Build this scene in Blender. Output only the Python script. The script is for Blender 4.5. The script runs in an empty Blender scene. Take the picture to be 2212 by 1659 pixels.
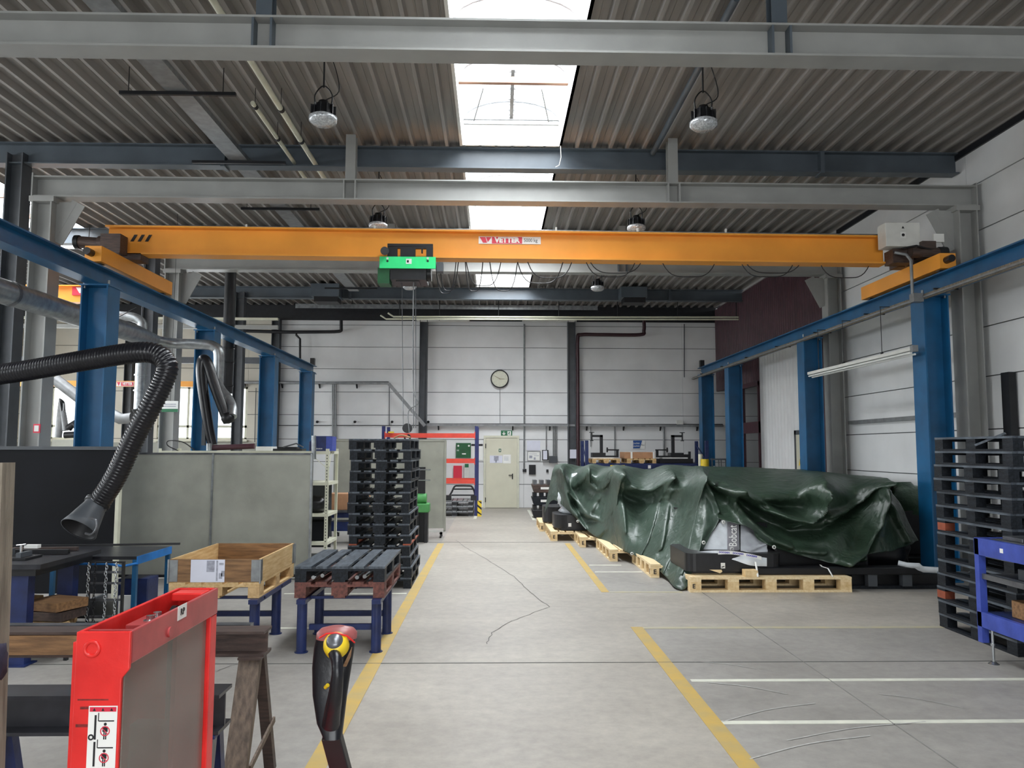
import bpy, math, random
from mathutils import Vector, Matrix
random.seed(7)
scn = bpy.context.scene
COL = scn.collection
R = math.radians

# ------------------------------------------------------------------ camera
F = 1680.0; CX = 1106.0; CY = 829.5; CAMZ = 1.8
YAW = math.atan(39/F); PITCH = math.atan(141/F); ROLL = R(0.15)
MC = Matrix.Rotation(-YAW, 3, 'Z') @ Matrix.Rotation(math.pi/2+PITCH, 3, 'X') @ Matrix.Rotation(ROLL, 3, 'Z')
CAM = Vector((0, 0, CAMZ))
cd = bpy.data.cameras.new('camera'); cam = bpy.data.objects.new('camera', cd); COL.objects.link(cam)
cam.matrix_world = Matrix.Translation(CAM) @ MC.to_4x4()
cd.sensor_fit = 'HORIZONTAL'; cd.sensor_width = 36.0; cd.lens = F/2212*36.0; cd.clip_start = 0.05; cd.clip_end = 300
scn.camera = cam

def at(px, py, Y):
    d = MC @ Vector(((px-CX)/F, -(py-CY)/F, -1)); return CAM + d*(Y/d.y)
def atx(px, py, X):
    d = MC @ Vector(((px-CX)/F, -(py-CY)/F, -1)); return CAM + d*(X/d.x)
def fl(px, py, z=0.0):
    d = MC @ Vector(((px-CX)/F, -(py-CY)/F, -1)); return CAM + d*((z-CAMZ)/d.z)
def pix(v):
    q = MC.transposed() @ (Vector(v)-CAM); return CX+F*q.x/(-q.z), CY-F*q.y/(-q.z)

# ------------------------------------------------------------------ world, light, exposure
scn.view_settings.view_transform = 'Standard'; scn.view_settings.look = 'None'
scn.view_settings.exposure = 0.18; scn.view_settings.gamma = 1.0; scn.view_settings.use_curve_mapping = False
w = bpy.data.worlds.new('overcast_sky'); scn.world = w; w.use_nodes = True
bg = w.node_tree.nodes['Background']; bg.inputs[0].default_value = (0.93, 0.97, 1.0, 1); bg.inputs[1].default_value = 2.2

def area(name, loc, rot, sx, sy, power, col=(0.95, 0.98, 1.0)):
    l = bpy.data.lights.new(name, 'AREA'); l.shape = 'RECTANGLE'; l.size = sx; l.size_y = sy; l.energy = power; l.color = col
    o = bpy.data.objects.new(name, l); COL.objects.link(o); o.location = loc; o.rotation_euler = rot; return o
# daylight falling through the roof lights (outside, above the glazing)
for k, (y0, y1) in enumerate(((-7.6, -3.4), (-3.0, 1.4), (1.9, 6.4), (7.1, 11.1), (11.5, 15.6), (16.0, 21.2))):
    area('daylight_roof_%d' % k, (0.235, (y0+y1)/2, 6.98), (0, 0, 0), 1.38, (y1-y0)-0.2, 62*(y1-y0)*(0.8 if y0 < 6 else 1.1 if y0 < 11 else 1.7))
for k, (y0, y1) in enumerate(((-7, -1), (0, 7.5), (8, 17.4))):
    area('daylight_bay_%d' % k, (-9.12, (y0+y1)/2, 6.98), (0, 0, 0), 1.5, (y1-y0)-0.2, 85*(y1-y0))
# daylight through the open gate behind the camera and the windows of the far wall
area('daylight_gate', (1.0, -9.6, 2.4), (R(90), 0, 0), 8.0, 4.2, 430)
for k, y in enumerate((-1.5, 5.75, 12.75, 19.5)):
    area('daylight_side_%d' % k, (-15.3, y, 3.3), (0, R(-90), 0), 2.4, 5.2, 340)
area('daylight_window_a', (-13.2, 24.75, 2.86), (R(-90), 0, 0), 2.4, 1.5, 90)
area('daylight_window_b', (-9.0, 24.75, 2.86), (R(-90), 0, 0), 2.6, 1.5, 90)

# ------------------------------------------------------------------ materials
def lin(h):
    c = [int(h[i:i+2], 16)/255 for i in (0, 2, 4)]
    return tuple(x/12.92 if x <= 0.04045 else ((x+0.055)/1.055)**2.4 for x in c)+(1,)
def mat(name, hexc, rough=0.5, metal=0.0, var=0.12, scale=6.0, bump=0.0, bscale=30.0, hex2=None, stretch=(1, 1, 1), spec=0.5, trans=0):
    m = bpy.data.materials.new(name); m.use_nodes = True; nt = m.node_tree; N = nt.nodes; L = nt.links
    b = N['Principled BSDF']; c = lin(hexc)
    tc = N.new('ShaderNodeTexCoord'); mp = N.new('ShaderNodeMapping'); mp.inputs['Scale'].default_value = stretch
    L.new(tc.outputs['Object'], mp.inputs[0])
    no = N.new('ShaderNodeTexNoise'); no.inputs['Scale'].default_value = scale; no.inputs['Detail'].default_value = 5
    L.new(mp.outputs[0], no.inputs['Vector'])
    cr = N.new('ShaderNodeValToRGB'); cr.color_ramp.elements[0].position = 0.3; cr.color_ramp.elements[1].position = 0.7
    c2 = lin(hex2) if hex2 else tuple(x*(1-var*2.2) for x in c[:3])+(1,)
    c1 = c if hex2 else tuple(min(1, x*(1+var*0.6)) for x in c[:3])+(1,)
    cr.color_ramp.elements[0].color = c2; cr.color_ramp.elements[1].color = c1
    L.new(no.outputs[0], cr.inputs[0]); L.new(cr.outputs[0], b.inputs['Base Color'])
    b.inputs['Roughness'].default_value = rough; b.inputs['Metallic'].default_value = metal
    b.inputs['Specular IOR Level'].default_value = spec
    if bump:
        n2 = N.new('ShaderNodeTexNoise'); n2.inputs['Scale'].default_value = bscale; n2.inputs['Detail'].default_value = 6
        L.new(mp.outputs[0], n2.inputs['Vector'])
        bp = N.new('ShaderNodeBump'); bp.inputs['Strength'].default_value = bump; bp.inputs['Distance'].default_value = 0.02
        L.new(n2.outputs[0], bp.inputs['Height']); L.new(bp.outputs[0], b.inputs['Normal'])
    return m
def alpha_mat(name, hexc, a, rough=0.2):
    m = mat(name, hexc, rough); nt = m.node_tree; b = nt.nodes['Principled BSDF']; b.inputs['Alpha'].default_value = a; return m
M = {}
M['panel'] = mat('wall_panel', 'dfe0e0', 0.6, var=0.05, scale=1.2)
M['joint'] = mat('wall_joint', '55585a', 0.8)
M['cream_wall'] = mat('cream_wall', 'cfcabc', 0.7, var=0.05, scale=1)
M['deck'] = mat('roof_deck', '94908c', 0.6, metal=0.0, var=0.12, scale=2.2, stretch=(3, 0.25, 1))
M['beam_light'] = mat('steel_light_grey', '9b9c99', 0.45, var=0.07, scale=2)
M['beam_dark'] = mat('steel_blue_grey', '555e66', 0.45, var=0.12, scale=2)
M['black_steel'] = mat('black_steel', '1b1d22', 0.45, var=0.2, scale=8)
M['dark_col'] = mat('steel_dark_grey', '4b4f54', 0.5, var=0.15, scale=3)
M['blue'] = mat('crane_blue', '105c8a', 0.38, var=0.15, scale=2.5)
M['navy'] = mat('navy_paint', '1a2a5c', 0.4, var=0.2, scale=8, bump=0.1)
M['ind_blue'] = mat('table_blue', '3b4ea6', 0.45, var=0.12, scale=8, bump=0.1)
M['yellow'] = mat('crane_yellow', 'f2a23a', 0.42, var=0.06, scale=1.5)
M['green'] = mat('hoist_green', '36e88a', 0.4, var=0.04)
M['dgreen'] = mat('dark_green', '1c5a34', 0.5)
M['black'] = mat('black_paint', '15161a', 0.42, var=0.25, scale=10)
M['rubber'] = mat('black_rubber', '15151b', 0.33, var=0.1, scale=10, bump=0.1)
M['galv'] = mat('galvanised', 'a2a6a8', 0.35, metal=0.75, var=0.15, scale=12)
M['galv_pipe'] = mat('grey_conduit', '8b8d8e', 0.45, metal=0.4, var=0.12, scale=9)
M['white'] = mat('white_paint', 'd8d8d2', 0.45, var=0.06, scale=5)
M['cream'] = mat('cream_paint', 'd2d2be', 0.4, var=0.06, scale=5)
M['door'] = mat('door_cream', 'cfcdb8', 0.35, var=0.04, scale=2, bump=0.05, bscale=3)
M['maroon'] = mat('maroon_sheet', '4a2630', 0.5, var=0.15, scale=3)
M['red'] = mat('stacker_red', 'e8332f', 0.33, var=0.12, scale=7, hex2='c9211f', bump=0.06)
M['red_rail'] = mat('stacker_red_worn', 'b54c4c', 0.3, var=0.12, scale=12, hex2='9c3c3d')
M['rack_red'] = mat('rack_red', 'e04a3a', 0.45, var=0.08)
M['rack_blue'] = mat('rack_blue', '242c66', 0.45, var=0.15)
M['panel_grey'] = mat('partition_grey', '9fa095', 0.6, var=0.08, scale=3, bump=0.15, bscale=150)
M['screen_dark'] = mat('welding_screen', '111318', 0.7, var=0.25, scale=1.6, spec=0.2)
M['wood'] = mat('pine_wood', 'd9bd8c', 0.65, hex2='b8925c', scale=5, stretch=(1, 8, 8), bump=0.15)
M['wood_y'] = mat('pine_wood_b', 'd9bd8c', 0.65, hex2='bd9763', scale=5, stretch=(8, 1, 8), bump=0.15)
M['wood_new'] = mat('fresh_pine', 'f0dcb4', 0.6, hex2='ddc08e', scale=6, stretch=(1, 6, 6), bump=0.1)
M['wood_brown'] = mat('brown_wood', '96704a', 0.65, hex2='664a30', scale=5, stretch=(1, 9, 9), bump=0.2)
M['wood_grey'] = mat('weathered_wood', '8e8474', 0.7, hex2='5f574b', scale=5, stretch=(9, 9, 1), bump=0.25)
M['wood_dirty'] = mat('reddish_wood', '7c4a40', 0.65, hex2='4d2f2a', scale=6, stretch=(7, 1, 7), bump=0.2)
M['wood_end'] = mat('block_wood', 'd2b283', 0.75, hex2='a88556', scale=18, bump=0.2)
M['wood_end_new'] = mat('fresh_block', 'ecd3a4', 0.7, hex2='d2b07b', scale=18, bump=0.2)
M['block_orange'] = mat('orange_brown_block', '9c4f35', 0.7, var=0.2)
M['pallet_black'] = mat('black_pallet', '22272e', 0.5, hex2='101317', scale=9, stretch=(6, 1, 6), bump=0.25, spec=0.25)
M['pallet_top'] = mat('scuffed_pallet_top', '5a636c', 0.42, hex2='2c323a', scale=6, stretch=(5, 1, 5), bump=0.2)
M['rust'] = mat('rusty_steel', '5c4c45', 0.5, metal=0.3, hex2='3c3230', scale=8, stretch=(1, 6, 6), bump=0.1)
M['mill'] = mat('mill_steel', '6e7074', 0.3, metal=0.6, var=0.2, scale=8)
M['chrome'] = mat('chrome', 'c9cdd0', 0.18, metal=0.9, var=0.05)
M['cardboard'] = mat('cardboard', 'b08462', 0.75, var=0.08)
M['paper'] = mat('paper', 'd9dbe8', 0.6, var=0.03)
M['yel_line'] = mat('yellow_line', 'c2a04e', 0.5, hex2='ab9866', scale=5, bump=0.05)
M['yel_faint'] = mat('faded_yellow_line', 'b3aa86', 0.5, hex2='a5a294', scale=7)
M['white_line'] = mat('white_line', 'dcdccc', 0.5, hex2='c4c4b8', scale=8)
M['crack'] = mat('floor_crack', '5f5f5c', 0.9)
M['ink'] = mat('black_ink', '18181c', 0.5)
M['sign_red'] = mat('sign_red', 'd52a45', 0.4, var=0.02)
M['sign_green'] = mat('sign_green', '1f6b45', 0.4, var=0.02)
M['sign_blue'] = mat('sign_blue', '1f4f93', 0.4, var=0.02)
M['sign_white'] = mat('sign_white', 'e8e8e4', 0.4, var=0.02)
M['sign_yellow'] = mat('sign_yellow', 'e6c62a', 0.4, var=0.03)
M['tape_blue'] = mat('tape_blue', '3434a8', 0.4, var=0.02)
M['wrap'] = alpha_mat('stretch_wrap', 'e4e8ee', 0.55, 0.18)
M['wrap_white'] = mat('white_wrapped', 'd5dade', 0.28, var=0.1, scale=6, bump=0.5, bscale=9)
M['acrylic'] = alpha_mat('grey_acrylic', '8c8d84', 0.6, 0.2)
M['tarp'] = mat('green_tarp', '46604c', 0.36, hex2='35503d', scale=2.0, bump=0.6, bscale=22, spec=0.7)
M['tarp2'] = mat('dark_green_tarp', '34503a', 0.36, hex2='253d2b', scale=2.0, bump=0.6, bscale=22, spec=0.7)
M['lampglass'] = mat('lamp_glass', 'c9cdd0', 0.12, metal=0.3, var=0.25, scale=60, bump=0.3)
M['cap_dull'] = mat('dull_red_cap', '9a5654', 0.35, var=0.12, scale=20)
M['dark_beam'] = mat('dark_mill_steel', '36373c', 0.32, metal=0.4, var=0.2, scale=8)
M['batten'] = mat('batten_brown', 'a8806a', 0.7)
M['purple'] = mat('dark_purple_cloth', '2a2238', 0.8)

def floor_material():
    m = bpy.data.materials.new('concrete_floor'); m.use_nodes = True; nt = m.node_tree; N = nt.nodes; L = nt.links
    b = N['Principled BSDF']; tc = N.new('ShaderNodeTexCoord')
    n1 = N.new('ShaderNodeTexNoise'); n1.inputs['Scale'].default_value = 0.7; n1.inputs['Detail'].default_value = 8; n1.inputs['Roughness'].default_value = 0.6
    mp = N.new('ShaderNodeMapping'); mp.inputs['Scale'].default_value = (1, 1.6, 1)
    L.new(tc.outputs['Object'], mp.inputs[0]); L.new(mp.outputs[0], n1.inputs['Vector'])
    r1 = N.new('ShaderNodeValToRGB'); r1.color_ramp.elements[0].position = 0.3; r1.color_ramp.elements[1].position = 0.7
    r1.color_ramp.elements[0].color = lin('979188'); r1.color_ramp.elements[1].color = lin('aca69c')
    L.new(n1.outputs[0], r1.inputs[0])
    # bluish sealed bay right of the yellow line
    sx = N.new('ShaderNodeSeparateXYZ'); L.new(tc.outputs['Object'], sx.inputs[0])
    def rng(sock, a, b_):
        g = N.new('ShaderNodeMath'); g.operation = 'GREATER_THAN'; L.new(sock, g.inputs[0]); g.inputs[1].default_value = a
        l = N.new('ShaderNodeMath'); l.operation = 'LESS_THAN'; L.new(sock, l.inputs[0]); l.inputs[1].default_value = b_
        p = N.new('ShaderNodeMath'); p.operation = 'MULTIPLY'; L.new(g.outputs[0], p.inputs[0]); L.new(l.outputs[0], p.inputs[1]); return p.outputs[0]
    a1 = N.new('ShaderNodeMath'); a1.operation = 'MULTIPLY'; L.new(rng(sx.outputs[0], 1.45, 20), a1.inputs[0]); L.new(rng(sx.outputs[1], -20, 8.0), a1.inputs[1])
    a2 = N.new('ShaderNodeMath'); a2.operation = 'MULTIPLY'; L.new(rng(sx.outputs[0], 1.45, 20), a2.inputs[0]); L.new(rng(sx.outputs[1], 10.0, 15.2), a2.inputs[1])
    a3 = N.new('ShaderNodeMath'); a3.operation = 'ADD'; L.new(a1.outputs[0], a3.inputs[0]); L.new(a2.outputs[0], a3.inputs[1])
    a4 = N.new('ShaderNodeMath'); a4.operation = 'ADD'; L.new(a3.outputs[0], a4.inputs[0]); L.new(rng(sx.outputs[0], -20, -1.0), a4.inputs[1])
    mx = N.new('ShaderNodeMix'); mx.data_type = 'RGBA'; mx.blend_type = 'MULTIPLY'
    L.new(a4.outputs[0], mx.inputs['Factor']); L.new(r1.outputs[0], mx.inputs['A']); mx.inputs['B'].default_value = (0.84, 0.865, 0.91, 1)
    # fine specks and scuffs
    n2 = N.new('ShaderNodeTexNoise'); n2.inputs['Scale'].default_value = 9; n2.inputs['Detail'].default_value = 10; n2.inputs['Roughness'].default_value = 0.7
    L.new(tc.outputs['Object'], n2.inputs['Vector'])
    r2 = N.new('ShaderNodeValToRGB'); r2.color_ramp.elements[0].position = 0.3; r2.color_ramp.elements[1].position = 0.65
    r2.color_ramp.elements[0].color = (0.82, 0.82, 0.82, 1); r2.color_ramp.elements[1].color = (1.06, 1.06, 1.05, 1)
    L.new(n2.outputs[0], r2.inputs[0])
    m2 = N.new('ShaderNodeMix'); m2.data_type = 'RGBA'; m2.blend_type = 'MULTIPLY'; m2.inputs['Factor'].default_value = 1
    L.new(mx.outputs['Result'], m2.inputs['A']); L.new(r2.outputs[0], m2.inputs['B'])
    L.new(m2.outputs['Result'], b.inputs['Base Color'])
    rr = N.new('ShaderNodeMapRange'); rr.inputs['To Min'].default_value = 0.38; rr.inputs['To Max'].default_value = 0.62
    L.new(n1.outputs[0], rr.inputs['Value']); L.new(rr.outputs[0], b.inputs['Roughness'])
    bp = N.new('ShaderNodeBump'); bp.inputs['Strength'].default_value = 0.08; bp.inputs['Distance'].default_value = 0.01
    L.new(n2.outputs[0], bp.inputs['Height']); L.new(bp.outputs[0], b.inputs['Normal'])
    return m
M['floor'] = floor_material()
def glass_material(name, c, t):
    m = bpy.data.materials.new(name); m.use_nodes = True; N = m.node_tree.nodes; L = m.node_tree.links
    N.clear(); out = N.new('ShaderNodeOutputMaterial'); tr = N.new('ShaderNodeBsdfTransparent'); tr.inputs[0].default_value = (c[0], c[1], c[2], 1)
    tl = N.new('ShaderNodeBsdfTranslucent'); tl.inputs[0].default_value = (0.9, 0.92, 0.95, 1)
    mx = N.new('ShaderNodeMixShader'); mx.inputs[0].default_value = 1-t
    L.new(tr.outputs[0], mx.inputs[1]); L.new(tl.outputs[0], mx.inputs[2]); L.new(mx.outputs[0], out.inputs[0]); return m
M['opal'] = glass_material('opal_glazing', (0.97, 0.98, 1.0), 0.85)
M['pane'] = glass_material('window_glass', (0.98, 0.99, 1.0), 0.93)

# ------------------------------------------------------------------ mesh builder
OFF = {}
class MB:
    def split(s, name, m, parent):
        par = list(range(len(s.v)))
        def fd(i):
            while par[i] != i: par[i] = par[par[i]]; i = par[i]
            return i
        for f in s.f:
            for i in f[1:]: par[fd(f[0])] = fd(i)
        gr = {}
        for f, sm in zip(s.f, s.sm): gr.setdefault(fd(f[0]), []).append((f, sm))
        for g in gr.values():
            b = MB(); ix = {}
            for f, sm in g:
                for i in f:
                    if i not in ix: ix[i] = len(b.v); b.v.append(s.v[i])
                b.f.append(tuple(ix[i] for i in f)); b.sm.append(sm)
            b.build(name, m, parent)
    def __init__(s): s.v = []; s.f = []; s.sm = []
    def add(s, vs, fs, smooth=False):
        n = len(s.v); s.v += [Vector(v) for v in vs]; s.f += [tuple(i+n for i in f) for f in fs]; s.sm += [smooth]*len(fs); return s
    def box(s, x0, x1, y0, y1, z0, z1):
        vs = [(x, y, z) for z in (z0, z1) for y in (y0, y1) for x in (x0, x1)]
        return s.add(vs, [(0, 2, 3, 1), (4, 5, 7, 6), (0, 1, 5, 4), (2, 6, 7, 3), (0, 4, 6, 2), (1, 3, 7, 5)])
    def cbox(s, c, sz, rot=None):
        c = Vector(c); rot = rot or Matrix.Identity(3)
        vs = [c + rot @ Vector((x*sz[0]/2, y*sz[1]/2, z*sz[2]/2)) for z in (-1, 1) for y in (-1, 1) for x in (-1, 1)]
        return s.add(vs, [(0, 2, 3, 1), (4, 5, 7, 6), (0, 1, 5, 4), (2, 6, 7, 3), (0, 4, 6, 2), (1, 3, 7, 5)])
    def frame(s, p, q, up=(0, 0, 1)):
        a = (Vector(q)-Vector(p)).normalized(); up = Vector(up)
        if abs(a.dot(up)) > 0.98: up = Vector((0, 1, 0))
        sd = a.cross(up).normalized(); u = sd.cross(a).normalized(); return a, sd, u
    def bar(s, p, q, w_, h, up=(0, 0, 1)):
        return s.prof(p, q, [(-w_/2, -h/2), (w_/2, -h/2), (w_/2, h/2), (-w_/2, h/2)], up)
    def prof(s, p, q, poly, up=(0, 0, 1), closed=True):
        a, sd, u = s.frame(p, q, up); n = len(poly); vs = []
        for e in (Vector(p), Vector(q)):
            for (x, y) in poly: vs.append(e + sd*x + u*y)
        fs = [(i, (i+1) % n, n+(i+1) % n, n+i) for i in range(n)] + [tuple(range(n-1, -1, -1)), tuple(range(n, 2*n))]
        return s.add(vs, fs)
    def ibeam(s, p, q, h, b, tw=0.012, tf=0.018, up=(0, 0, 1)):
        H = h/2; B = b/2; t = tw/2
        return s.prof(p, q, [(-B, -H), (B, -H), (B, -H+tf), (t, -H+tf), (t, H-tf), (B, H-tf), (B, H), (-B, H), (-B, H-tf), (-t, H-tf), (-t, -H+tf), (-B, -H+tf)], up)
    def cyl(s, p, q, r, n=14, r2=None, cap=True):
        a, sd, u = s.frame(p, q); r2 = r if r2 is None else r2; vs = []
        for e, rr in ((Vector(p), r), (Vector(q), r2)):
            for i in range(n):
                t = 2*math.pi*i/n; vs.append(e + (sd*math.cos(t)+u*math.sin(t))*rr)
        s.add(vs, [(i, (i+1) % n, n+(i+1) % n, n+i) for i in range(n)], True)
        if cap: s.add(vs, [tuple(range(n-1, -1, -1)), tuple(range(n, 2*n))])
        return s
    def tube(s, pts, r, n=10, rf=None, flat=1.0):
        pts = [Vector(p) for p in pts]; vs = []; m = len(pts); pu = None
        for k in range(m):
            a = (pts[min(k+1, m-1)]-pts[max(k-1, 0)]).normalized()
            if pu is None:
                pu = Vector((0, 0, 1)) if abs(a.z) < 0.9 else Vector((0, 1, 0))
            sd = a.cross(pu).normalized(); u = sd.cross(a).normalized(); pu = u
            rr = rf(k/(m-1)) if rf else r
            for i in range(n):
                t = 2*math.pi*i/n; vs.append(pts[k] + sd*math.cos(t)*rr + u*math.sin(t)*rr*flat)
        fs = [(k*n+i, k*n+(i+1) % n, (k+1)*n+(i+1) % n, (k+1)*n+i) for k in range(m-1) for i in range(n)]
        s.add(vs, fs, True); s.add(vs[:n]+vs[-n:], [tuple(range(n-1, -1, -1)), tuple(range(n, 2*n))]); return s
    def lathe(s, c, prof, n=20, axis=(0, 0, 1), smooth=True):
        c = Vector(c); a = Vector(axis).normalized(); t = Vector((1, 0, 0)) if abs(a.x) < 0.9 else Vector((0, 1, 0))
        sd = a.cross(t).normalized(); u = a.cross(sd); vs = []
        for (r, z) in prof:
            for i in range(n):
                g = 2*math.pi*i/n; vs.append(c + a*z + (sd*math.cos(g)+u*math.sin(g))*max(r, 1e-4))
        m = len(prof)
        s.add(vs, [(k*n+i, k*n+(i+1) % n, (k+1)*n+(i+1) % n, (k+1)*n+i) for k in range(m-1) for i in range(n)], smooth); return s
    def poly(s, pts, th, d):
        """flat polygon pts extruded by vector d*th"""
        d = Vector(d).normalized()*th; n = len(pts); vs = [Vector(p) for p in pts]+[Vector(p)+d for p in pts]
        return s.add(vs, [tuple(range(n-1, -1, -1)), tuple(range(n, 2*n))]+[(i, (i+1) % n, n+(i+1) % n, n+i) for i in range(n)])
    def grid(s, rows, smooth=True, th=0):
        m = len(rows); n = len(rows[0]); vs = [v for r_ in rows for v in r_]
        return s.add(vs, [(k*n+i, k*n+i+1, (k+1)*n+i+1, (k+1)*n+i) for k in range(m-1) for i in range(n-1)], smooth)
    def build(s, name, m, parent=None, origin=None, bevel=0, mods=()):
        me = bpy.data.meshes.new(name); o = bpy.data.objects.new(name, me); COL.objects.link(o)
        if parent is not None:
            off = OFF[parent.name]; o.parent = parent; OFF[o.name] = off
        else:
            if origin is None:
                xs = [v.x for v in s.v]; ys = [v.y for v in s.v]; zs = [v.z for v in s.v]
                origin = Vector(((min(xs)+max(xs))/2, (min(ys)+max(ys))/2, min(zs)))
            off = Vector(origin); o.location = off; OFF[o.name] = off
        me.from_pydata([v-off for v in s.v], [], s.f); me.polygons.foreach_set('use_smooth', s.sm); me.update()
        me.materials.append(m if not isinstance(m, str) else M[m])
        if bevel:
            b = o.modifiers.new('bevel', 'BEVEL'); b.width = bevel; b.segments = 2; b.limit_method = 'ANGLE'
        return o
def tag(o, label, cat, group=None):
    o['label'] = label; o['category'] = cat
    if group: o['group'] = group
    return o
def thing(name, label, cat, loc, group=None):
    o = bpy.data.objects.new(name, None); COL.objects.link(o); o.location = loc; o.empty_display_size = 0.1
    OFF[o.name] = Vector(loc); return tag(o, label, cat, group)
def struct(o): o['kind'] = 'structure'; return o
def lab(o, t): o['label'] = t; return o
def copy_tree(root, loc=None, rz=None, label=None, group=None):
    r_ = root.copy(); COL.objects.link(r_)
    if loc is not None: r_.location = loc
    if rz is not None: r_.rotation_euler = (0, 0, rz)
    if label: r_['label'] = label
    if group: r_['group'] = group
    OFF[r_.name] = Vector(r_.location)
    for ch in list(root.children):
        c = ch.copy(); COL.objects.link(c); c.parent = r_
        for g in list(ch.children):
            d = g.copy(); COL.objects.link(d); d.parent = c
    return r_
def arc(c, r, a0, a1, n, ux, uy):
    c = Vector(c); ux = Vector(ux); uy = Vector(uy)
    return [c + ux*(r*math.cos(a0+(a1-a0)*i/n)) + uy*(r*math.sin(a0+(a1-a0)*i/n)) for i in range(n+1)]
def crom(pts, n):
    pts = [Vector(p) for p in pts]; P = [2*pts[0]-pts[1]]+pts+[2*pts[-1]-pts[-2]]; out = []
    for k in range(1, len(P)-2):
        for i in range(n):
            t = i/n; a, b, c, d = P[k-1], P[k], P[k+1], P[k+2]
            out.append(0.5*((2*b)+(c-a)*t+(2*a-5*b+4*c-d)*t*t+(3*b-a-3*c+d)*t**3))
    out.append(pts[-1]); return out
def text(name, s, size, loc, m, parent=None, right=(1, 0, 0), up=(0, 0, 1), ext=0.001, align='CENTER', bold=0.0, xs=1.0):
    cu = bpy.data.curves.new('t', 'FONT'); cu.body = s; cu.size = size; cu.extrude = ext; cu.align_x = align; cu.align_y = 'CENTER'; cu.offset = bold; cu.resolution_u = 2
    to = bpy.data.objects.new('t', cu); COL.objects.link(to); dg = bpy.context.evaluated_depsgraph_get()
    me = bpy.data.meshes.new_from_object(to.evaluated_get(dg)); bpy.data.objects.remove(to)
    rt = Vector(right).normalized(); upv = Vector(up).normalized(); nr = rt.cross(upv)
    mb = MB(); mb.add([Vector(loc)+rt*v.co.x*xs+upv*v.co.y+nr*v.co.z for v in me.vertices], [tuple(p.vertices) for p in me.polygons])
    return mb.build(name, m, parent)

# ================================================================== STRUCTURE
XL, XR, YB, YF, ZR = -14.6, 7.0, 24.2, -9.0, 6.27
o = MB().box(XL-0.3, 11.0, YF-0.5, YB+4, -0.3, 0).build('floor', 'floor', origin=(0, 0, 0)); struct(o); FLOOR = o
# roof deck: trapezoidal sheet, ribs along the hall
SKY_C = (-0.48, 0.95); SKY_L = (-9.9, -8.35)
OPEN_C = [(-7.6, -3.4), (-3.0, 1.4), (1.9, 6.4), (7.1, 11.15), (11.5, 15.6), (16.0, 21.2)]
OPEN_L = [(-7, -1), (0, 7.5), (8, 17.4)]
def deck(mb, x0, x1, y0, y1, close=True):
    n = max(1, round((x1-x0)/0.25)); p = (x1-x0)/n; pts = []
    for i in range(n):
        b = x0+i*p
        pts += [(b, ZR), (b+p*0.17, ZR), (b+p*0.25, ZR+0.085), (b+p*0.56, ZR+0.085), (b+p*0.58, ZR+0.075), (b+p*0.62, ZR+0.075), (b+p*0.64, ZR+0.085), (b+p*0.92, ZR+0.085)]
    pts.append((x1, ZR))
    rows = [[Vector((x, y, z)) for x, z in pts] for y in (y0, y1)]
    mb.grid(rows, False)
mb = MB()
deck(mb, XL, SKY_L[0], YF, YB); deck(mb, SKY_L[1], SKY_C[0], YF, YB); deck(mb, SKY_C[1], XR+0.2, YF, YB)
def strips(rng, opens):
    ys = [YF]+[v for o_ in opens for v in o_]+[YB]
    for i in range(0, len(ys), 2): deck(mb, rng[0], rng[1], ys[i], ys[i+1])
strips(SKY_C, OPEN_C); strips(SKY_L, OPEN_L)
ceil = mb.build('ceiling', 'deck'); struct(ceil)
# insulating layer over the sheet keeps daylight out
mb = MB()
for (a, b) in ((XL-0.2, SKY_L[0]-0.06), (SKY_L[1]+0.06, SKY_C[0]-0.06), (SKY_C[1]+0.06, XR+0.6)): mb.box(a, b, YF-0.3, YB+0.4, ZR+0.1, ZR+0.3)
for rng, ops in ((SKY_C, OPEN_C), (SKY_L, OPEN_L)):
    ys = [YF-0.3]+[v for o_ in ops for v in o_]+[YB+0.4]
    for i in range(0, len(ys), 2): mb.box(rng[0]-0.06, rng[1]+0.06, ys[i]+(0.04 if i else 0), ys[i+1]-(0.04 if i < len(ys)-2 else 0), ZR+0.1, ZR+0.3)
struct(mb.build('roof_layer', 'panel', ceil))
# roof lights
def rooflight(n, rng, y0, y1, label):
    t = thing('window_%d' % n, label, 'window', ((rng[0]+rng[1])/2, (y0+y1)/2, ZR)); t['kind'] = 'structure'; del t['category']; del t['label']
    x0, x1 = rng; zt = ZR+0.37
    mb = MB(); mb.box(x0-0.04, x0, y0-0.04, y1+0.04, ZR, zt); mb.box(x1, x1+0.04, y0-0.04, y1+0.04, ZR, zt)
    mb.box(x0, x1, y0-0.04, y0, ZR, zt); mb.box(x0, x1, y1, y1+0.04, ZR, zt); mb.build('upstand', 'white', t)
    nb = max(1, round((y1-y0)/1.36)); W = (x1-x0)/2; cx = (x0+x1)/2
    for i in range(1, nb):
        y = y0+(y1-y0)*i/nb
        MB().box(x0, x1, y-0.035, y+0.035, zt-0.08, zt).build('batten', 'batten', t)
    def arch(y, dz=0):
        return [Vector((cx-W*math.cos(math.pi*i/12), y, zt+dz+0.30*math.sin(math.pi*i/12))) for i in range(13)]
    for i in range(nb+1):
        y = y0+(y1-y0)*i/nb; MB().tube(arch(y, 0.01), 0.02, 6).build('arch_rib', 'galv_pipe', t)
    MB().grid([arch(y0), arch(y1)]).build('glazing', 'opal', t)
    for y in (y0, y1):
        MB().add(arch(y), [tuple(range(13))]).build('end_pane', 'opal', t)
    return t
k = 1
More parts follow.
